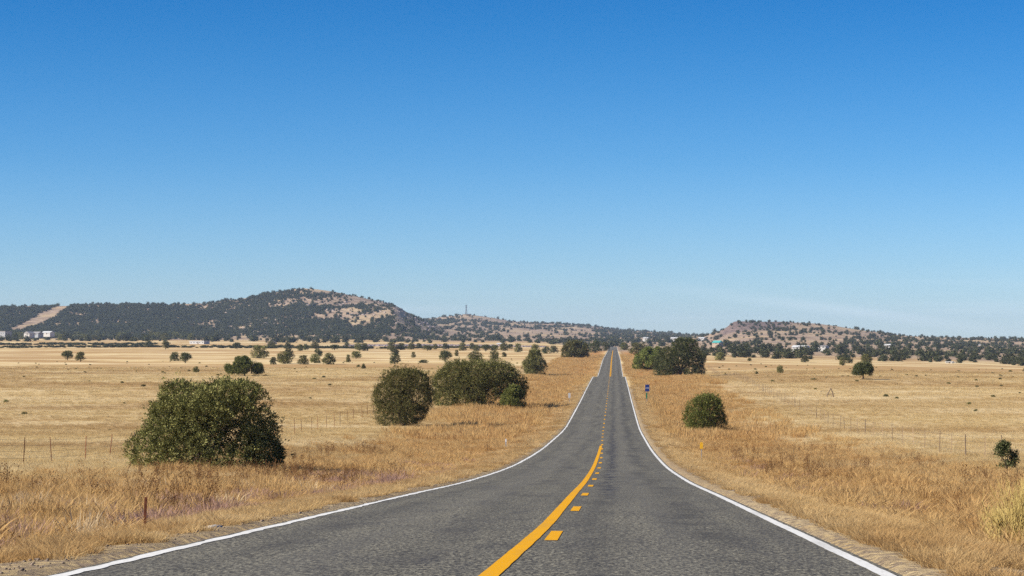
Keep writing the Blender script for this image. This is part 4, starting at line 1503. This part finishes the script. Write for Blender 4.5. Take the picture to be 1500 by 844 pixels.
x, y, z = hit(1027.5, 676)
r = empty('object_marker', (x, y, z))
tag(r, 'yellow marker plate on a grey post beside the right verge', 'sign')
m = MB()
m.box((0, 0, .40), (.035, .012, 1.1)).box((0, .012, .4), (.008, .02, 1.1))
m.build('post', M['steel'], r)
pl = []
for a, b in ((-.072, .70), (.072, .70), (.085, .74), (.085, 1.0), (.03, 1.07), (-.03, 1.07), (-.085, 1.0), (-.085, .74)): pl.append((a, b))
pts = [(a, -.018, b) for a, b in pl] + [(a, -.010, b) for a, b in pl]
fs = [tuple(range(8)), tuple(reversed(range(8, 16)))] + [(i, i + 8, (i + 1) % 8 + 8, (i + 1) % 8) for i in range(8)]
MB().poly(pts, fs).build('sign_plate', M['sign_yellow'], r)
MB().box((0, -.022, .80), (.016, .006, .016)).box((0, -.022, 1.0), (.016, .006, .016)).build('bolt', M['steel'], r)

x, y, z = hit(947.5, 590)
r = empty('road_sign', (x, y, z))
tag(r, 'dark blue two panel sign on a post right of the road', 'sign')
k = y / F
m = MB()
m.box((0, .03, 1.2), (.06, .06, 2.7))
m.build('post', M['steel'], r)
MB().box((.06, -.02, 2.31), (.60, .015, .46)).build('upper_panel', M['sign_blue'], r)
MB().box((.06, -.02, 1.80), (.60, .015, .46)).build('lower_panel', M['sign_blue'], r)
MB().box((.06, -.032, 2.055), (.52, .008, .05)).build('white_stripe', M['sign_white'], r)
MB().box((-.02, -.02, .98), (.20, .012, .80)).build('green_plate', M['sign_green'], r)

x, y, z = hit(1217, 582)
r = empty('fence_brace', (x, y, z))
tag(r, 'leaning wooden A shaped brace standing in the right field', 'wooden brace')
MB().tube([(-.75, 0, -.1), (-.30, .0, .75), (.02, 0, 1.42)], [.10, .085, .07], 6).build('leg', M['wood'], r)
MB().tube([(.42, 0, -.1), (.22, 0, .8), (-.02, 0, 1.40)], [.10, .085, .07], 6).build('leg', M['wood'], r)
MB().tube([(-.42, .05, .45), (.60, .05, .52)], [.045, .04], 6).build('crossbar', M['wood'], r)

# white stone by the road edge
x, y, z = hit(315, 773)
o = link('stone', rock_mesh(np.random.default_rng(4), plain('pale_stone', (.46, .43, .39), .9, .1, .1)), None, (x, y, z + .01), .4, (.24, .13, .11))
tag(o, 'flat pale stone lying at the left edge of the asphalt', 'stone')

# broom-like yellow shrub at the right edge


def broom(name, label, px, py, hm, n, seed):
    x, y, z = hit(px, py)
    rng = np.random.default_rng(seed)
    root = empty(name, (x, y, z))
    tag(root, label, 'shrub')
    m = MB()
    for i in range(n):
        a = rng.uniform(0, 6.283)
        sp = abs(rng.normal(0, .42))
        h = hm * rng.uniform(.55, 1.0)
        p0 = Vector((rng.normal(0, .08), rng.normal(0, .08), -.05))
        p2 = Vector((math.cos(a) * sp * h, math.sin(a) * sp * h, h * math.sqrt(max(.2, 1 - sp * sp * .6))))
        p1 = p0.lerp(p2, .5) + Vector((0, 0, .04))
        m.tube([p0, p1, p2], [.006, .0045, .002], 3, False)
        for j in range(3):
            b = p1.lerp(p2, rng.uniform(0, .8))
            e = b + Vector((rng.normal(0, .06), rng.normal(0, .06), rng.uniform(.08, .2)))
            m.tube([b, e], [.003, .0015], 3, False)
    me = m.mesh('stems', M['broom'])
    at = me.attributes.new('tint', 'FLOAT', 'POINT')
    at.data.foreach_set('value', np.repeat(rng.uniform(.2, 1, len(me.vertices) // 3 + 1), 3)[:len(me.vertices)].astype(np.float32))
    link('stems', me, root)
    return root


broom('broom_shrub', 'tall pale yellow broom like shrub at the bottom right edge', 1500, 812, 1.05, 170, 5)
broom('broom_shrub', 'lower yellowish broom like shrub left of the tallest one', 1462, 800, .55, 90, 6)

# ------------------------------------------------------------------ buildings


def house(label, box, wall, roof, gable='x', depth=9.0, wins=3, flat=False, rz=-0.4, up=0.0, dist=None, rshare=.32, name='house'):
    xl, xr, yt, yb = box
    if dist is None:
        x, y, z = hit((xl + xr) / 2, yb, 1000)
    else:
        rr = ray((xl + xr) / 2, yb)
        q = dist / rr[1]
        x, y, z = CAMX + rr[0] * q, dist, CAMZ + rr[2] * q
    k = y / F
    w, h = (xr - xl) * k, (yb - yt) * k
    root = empty(name, (x, y, z + up), rz)
    tag(root, label, 'building')
    hw = h * (1 - rshare)
    MB().box((0, 0, hw / 2 - 1.5), (w, depth, hw + 3)).build('wall', wall, root)
    ov = .35
    if flat:
        MB().box((0, 0, hw + h * rshare * .25), (w + 2 * ov, depth + 2 * ov, h * rshare * .5)).build('roof', roof, root)
    else:
        a, b, t = w / 2 + ov, depth / 2 + ov, h
        if gable == 'x':
            pts = [(-a, -b, hw - .02), (a, -b, hw - .02), (a, 0, t), (-a, 0, t), (-a, b, hw - .02), (a, b, hw - .02)]
            fs = [(0, 1, 2, 3), (3, 2, 5, 4), (0, 3, 4), (1, 5, 2), (0, 4, 5, 1)]
        else:
            pts = [(-a, -b, hw - .02), (-a, b, hw - .02), (0, b, t), (0, -b, t), (a, -b, hw - .02), (a, b, hw - .02)]
            fs = [(0, 3, 2, 1), (3, 4, 5, 2), (0, 4, 3), (1, 2, 5), (0, 1, 5, 4)]
        MB().poly(pts, fs).build('roof', roof, root)
    MB().box((w * .08, -depth / 2 - .04, min(1.05, hw * .4)), (1.0, .08, min(2.1, hw * .8))).build('door', M['door'], root)
    for i in range(wins):
        xx = -w / 2 + w * (i + .5) / wins
        if abs(xx - w * .08) < 1.3: xx += 2.2
        fr = MB().box((xx, -depth / 2 - .03, hw * .55), (1.5, .06, min(1.1, hw * .4))).build('window', M['sign_white'], root)
        MB().box((xx, -depth / 2 - .07, hw * .55), (1.3, .03, min(.9, hw * .3))).build('pane', M['glass'], fr)
    return root


house('grey building cut by the left picture edge at the foot of the hill', (-12, 15, 484, 491), M['wallgrey'], M['roofgrey'], wins=4, depth=12, dist=2600, flat=True)
house('white gabled house with grey roof at far left below the cleared swath', (38, 48, 485.5, 491), M['wallwhite'], M['roofgrey'], 'y', 10, 1, dist=2580, rshare=.5)
house('grey house joined behind the white gabled house at far left', (48.5, 61, 485.8, 491), M['wallgrey'], M['roofgrey'], 'x', 10, 2, dist=2610, rshare=.5)
house('white roofed house right of the two far left houses', (63, 78, 485.2, 489.8), M['wallwhite'], M['roofwhite'], 'x', 9, 2, dist=2650, rshare=.45)
house('long low white shed at the far edge of the left plain', (280, 305, 498.5, 504), M['wallwhite'], M['roofwhite'], 'x', 10, 5, dist=2150, flat=True)
house('pale peaked hut roof among the far trees left of the row', (393, 403, 499, 504.5), M['walltan'], M['walltan'], 'y', 8, 1, dist=2100, rshare=.75)
house('teal roofed building in the trees left of the flat topped hill', (1046, 1056.5, 499, 503.5), M['walltan'], M['roofteal'], 'x', 10, 2, rshare=.7, dist=1800)
house('left one of two long white buildings in the right tree belt', (1162, 1184, 506, 511.5), M['wallwhite'], M['roofwhite'], 'x', 9, 4, rshare=.45, dist=1800)
house('right one of two long white buildings in the right tree belt', (1191, 1212, 506, 510.5), M['wallwhite'], M['roofgrey'], 'x', 9, 4, rshare=.25, dist=1860)
house('small white house on the slope right of the long white buildings', (1296, 1305, 504, 509), M['wallwhite'], M['roofwhite'], 'x', 8, 2, dist=2300)
house('small white house high on the far right slope', (1434, 1441, 504.5, 508), M['wallwhite'], M['roofgrey'], 'x', 8, 1, dist=2900)
house('tiny white hut on the far right slope', (1463, 1469, 507.5, 511), M['wallwhite'], M['roofwhite'], 'x', 6, 1, dist=2700)
house('low white trailer at the foot of the right tree belt', (1386, 1396, 529, 532), M['wallwhite'], M['roofwhite'], 'x', 3, 2, dist=1330, flat=True, name='trailer')
house('small pale house at the end of the left tree row near the road', (729, 737, 502.5, 506), M['walltan'], M['roofwhite'], 'x', 7, 1, dist=2200)
for i, (a, b) in enumerate(((943, 950), (983, 994), (1024, 1033))):
    house(['leftmost', 'middle', 'rightmost'][i] + ' of three white houses in the far woods right of the road', (a, b, 495, 498.5), M['wallwhite'], M['roofwhite'], 'x', 9, 2, dist=3500, up=1.0)

# mast on the hill
rr = ray(683, 462)
q = 6430 / rr[1]
x, y = CAMX + rr[0] * q, 6430.0
z = float(terrain(x, y)) - .5
r = empty('radio_mast', (x, y, z))
tag(r, 'lattice radio mast on top of the middle hill', 'mast')
Ht = 30.0
leg = []
for sx_, sy_ in ((-1, -1), (1, -1), (1, 1), (-1, 1)):
    MB().tube([(sx_ * 3.2, sy_ * 3.2, -2), (sx_ * 1.3, sy_ * 1.3, Ht * .45), (sx_ * .8, sy_ * .8, Ht)], [.75, .6, .5], 5).build('leg', M['mast'], r)
hs_ = np.linspace(1, Ht, 10)
wd = lambda h: np.interp(h, [-2, Ht * .45, Ht], [3.2, 1.3, .8])
for a, b in zip(hs_[:-1], hs_[1:]):
    m = MB()
    cs = ((-1, -1), (1, -1), (1, 1), (-1, 1))
    for i in range(4):
        (p, q_), (s_, t_) = cs[i], cs[(i + 1) % 4]
        m.tube([(p * wd(a), q_ * wd(a), a), (s_ * wd(b), t_ * wd(b), b)], .16, 4)
        m.tube([(p * wd(b), q_ * wd(b), b), (s_ * wd(b), t_ * wd(b), b)], .16, 4)
    m.build('brace', M['mast'], r)
for h in (Ht * .97, Ht * .80):
    MB().box((0, 0, h), (5.6, 4.0, 1.1)).build('antenna_platform', M['mast'], r)
MB().tube([(0, 0, Ht - 1), (0, 0, Ht + 4)], .2, 5).build('antenna', M['mast'], r)
rr = ray(685, 461)
r2 = empty('equipment_hut', (x + 6, 6420, float(terrain(x + 6, 6420))))
tag(r2, 'low dark hut at the foot of the radio mast', 'building')
MB().box((0, 0, 1.3), (18, 7, 4.6)).build('wall', M['mast'], r2)
MB().box((0, 0, 3.75), (18.8, 7.8, .3)).build('roof', M['roofgrey'], r2)
r3 = empty('equipment_hut', (x - 8, 6416, float(terrain(x - 8, 6416))))
tag(r3, 'small white hut left of the radio mast', 'building')
MB().box((0, 0, 1.3), (5, 5, 5)).build('wall', M['wallwhite'], r3)
MB().box((0, 0, 3.95), (5.6, 5.6, .3)).build('roof', M['roofwhite'], r3)

# ------------------------------------------------------------------ haze
HZ = NT('haze')
pv = HZ.n('ShaderNodeVolumePrincipled')
pv.inputs['Color'].default_value = (0.62, 0.78, 1.0, 1)
pv.inputs['Density'].default_value = 0.00004
pv.inputs['Anisotropy'].default_value = 0.0
HZ.l(pv.outputs[0], HZ.out.inputs['Volume'])
zlo, zhi = float(GZ.min()) - 1.0, float(GZ.max()) + 48
xm = float(np.abs(GX).max()) + 20
m = MB()
m.box((0, 6200, (zlo + zhi) / 2), (2 * xm, 13600, zhi - zlo))
hz = m.build('haze', HZ.m)
tag(hz, 'thin blue air haze over the whole plain', None, None, 'stuff')
print('ground z', GZ.min(), GZ.max(), 'scene built in', time.time() - T0)
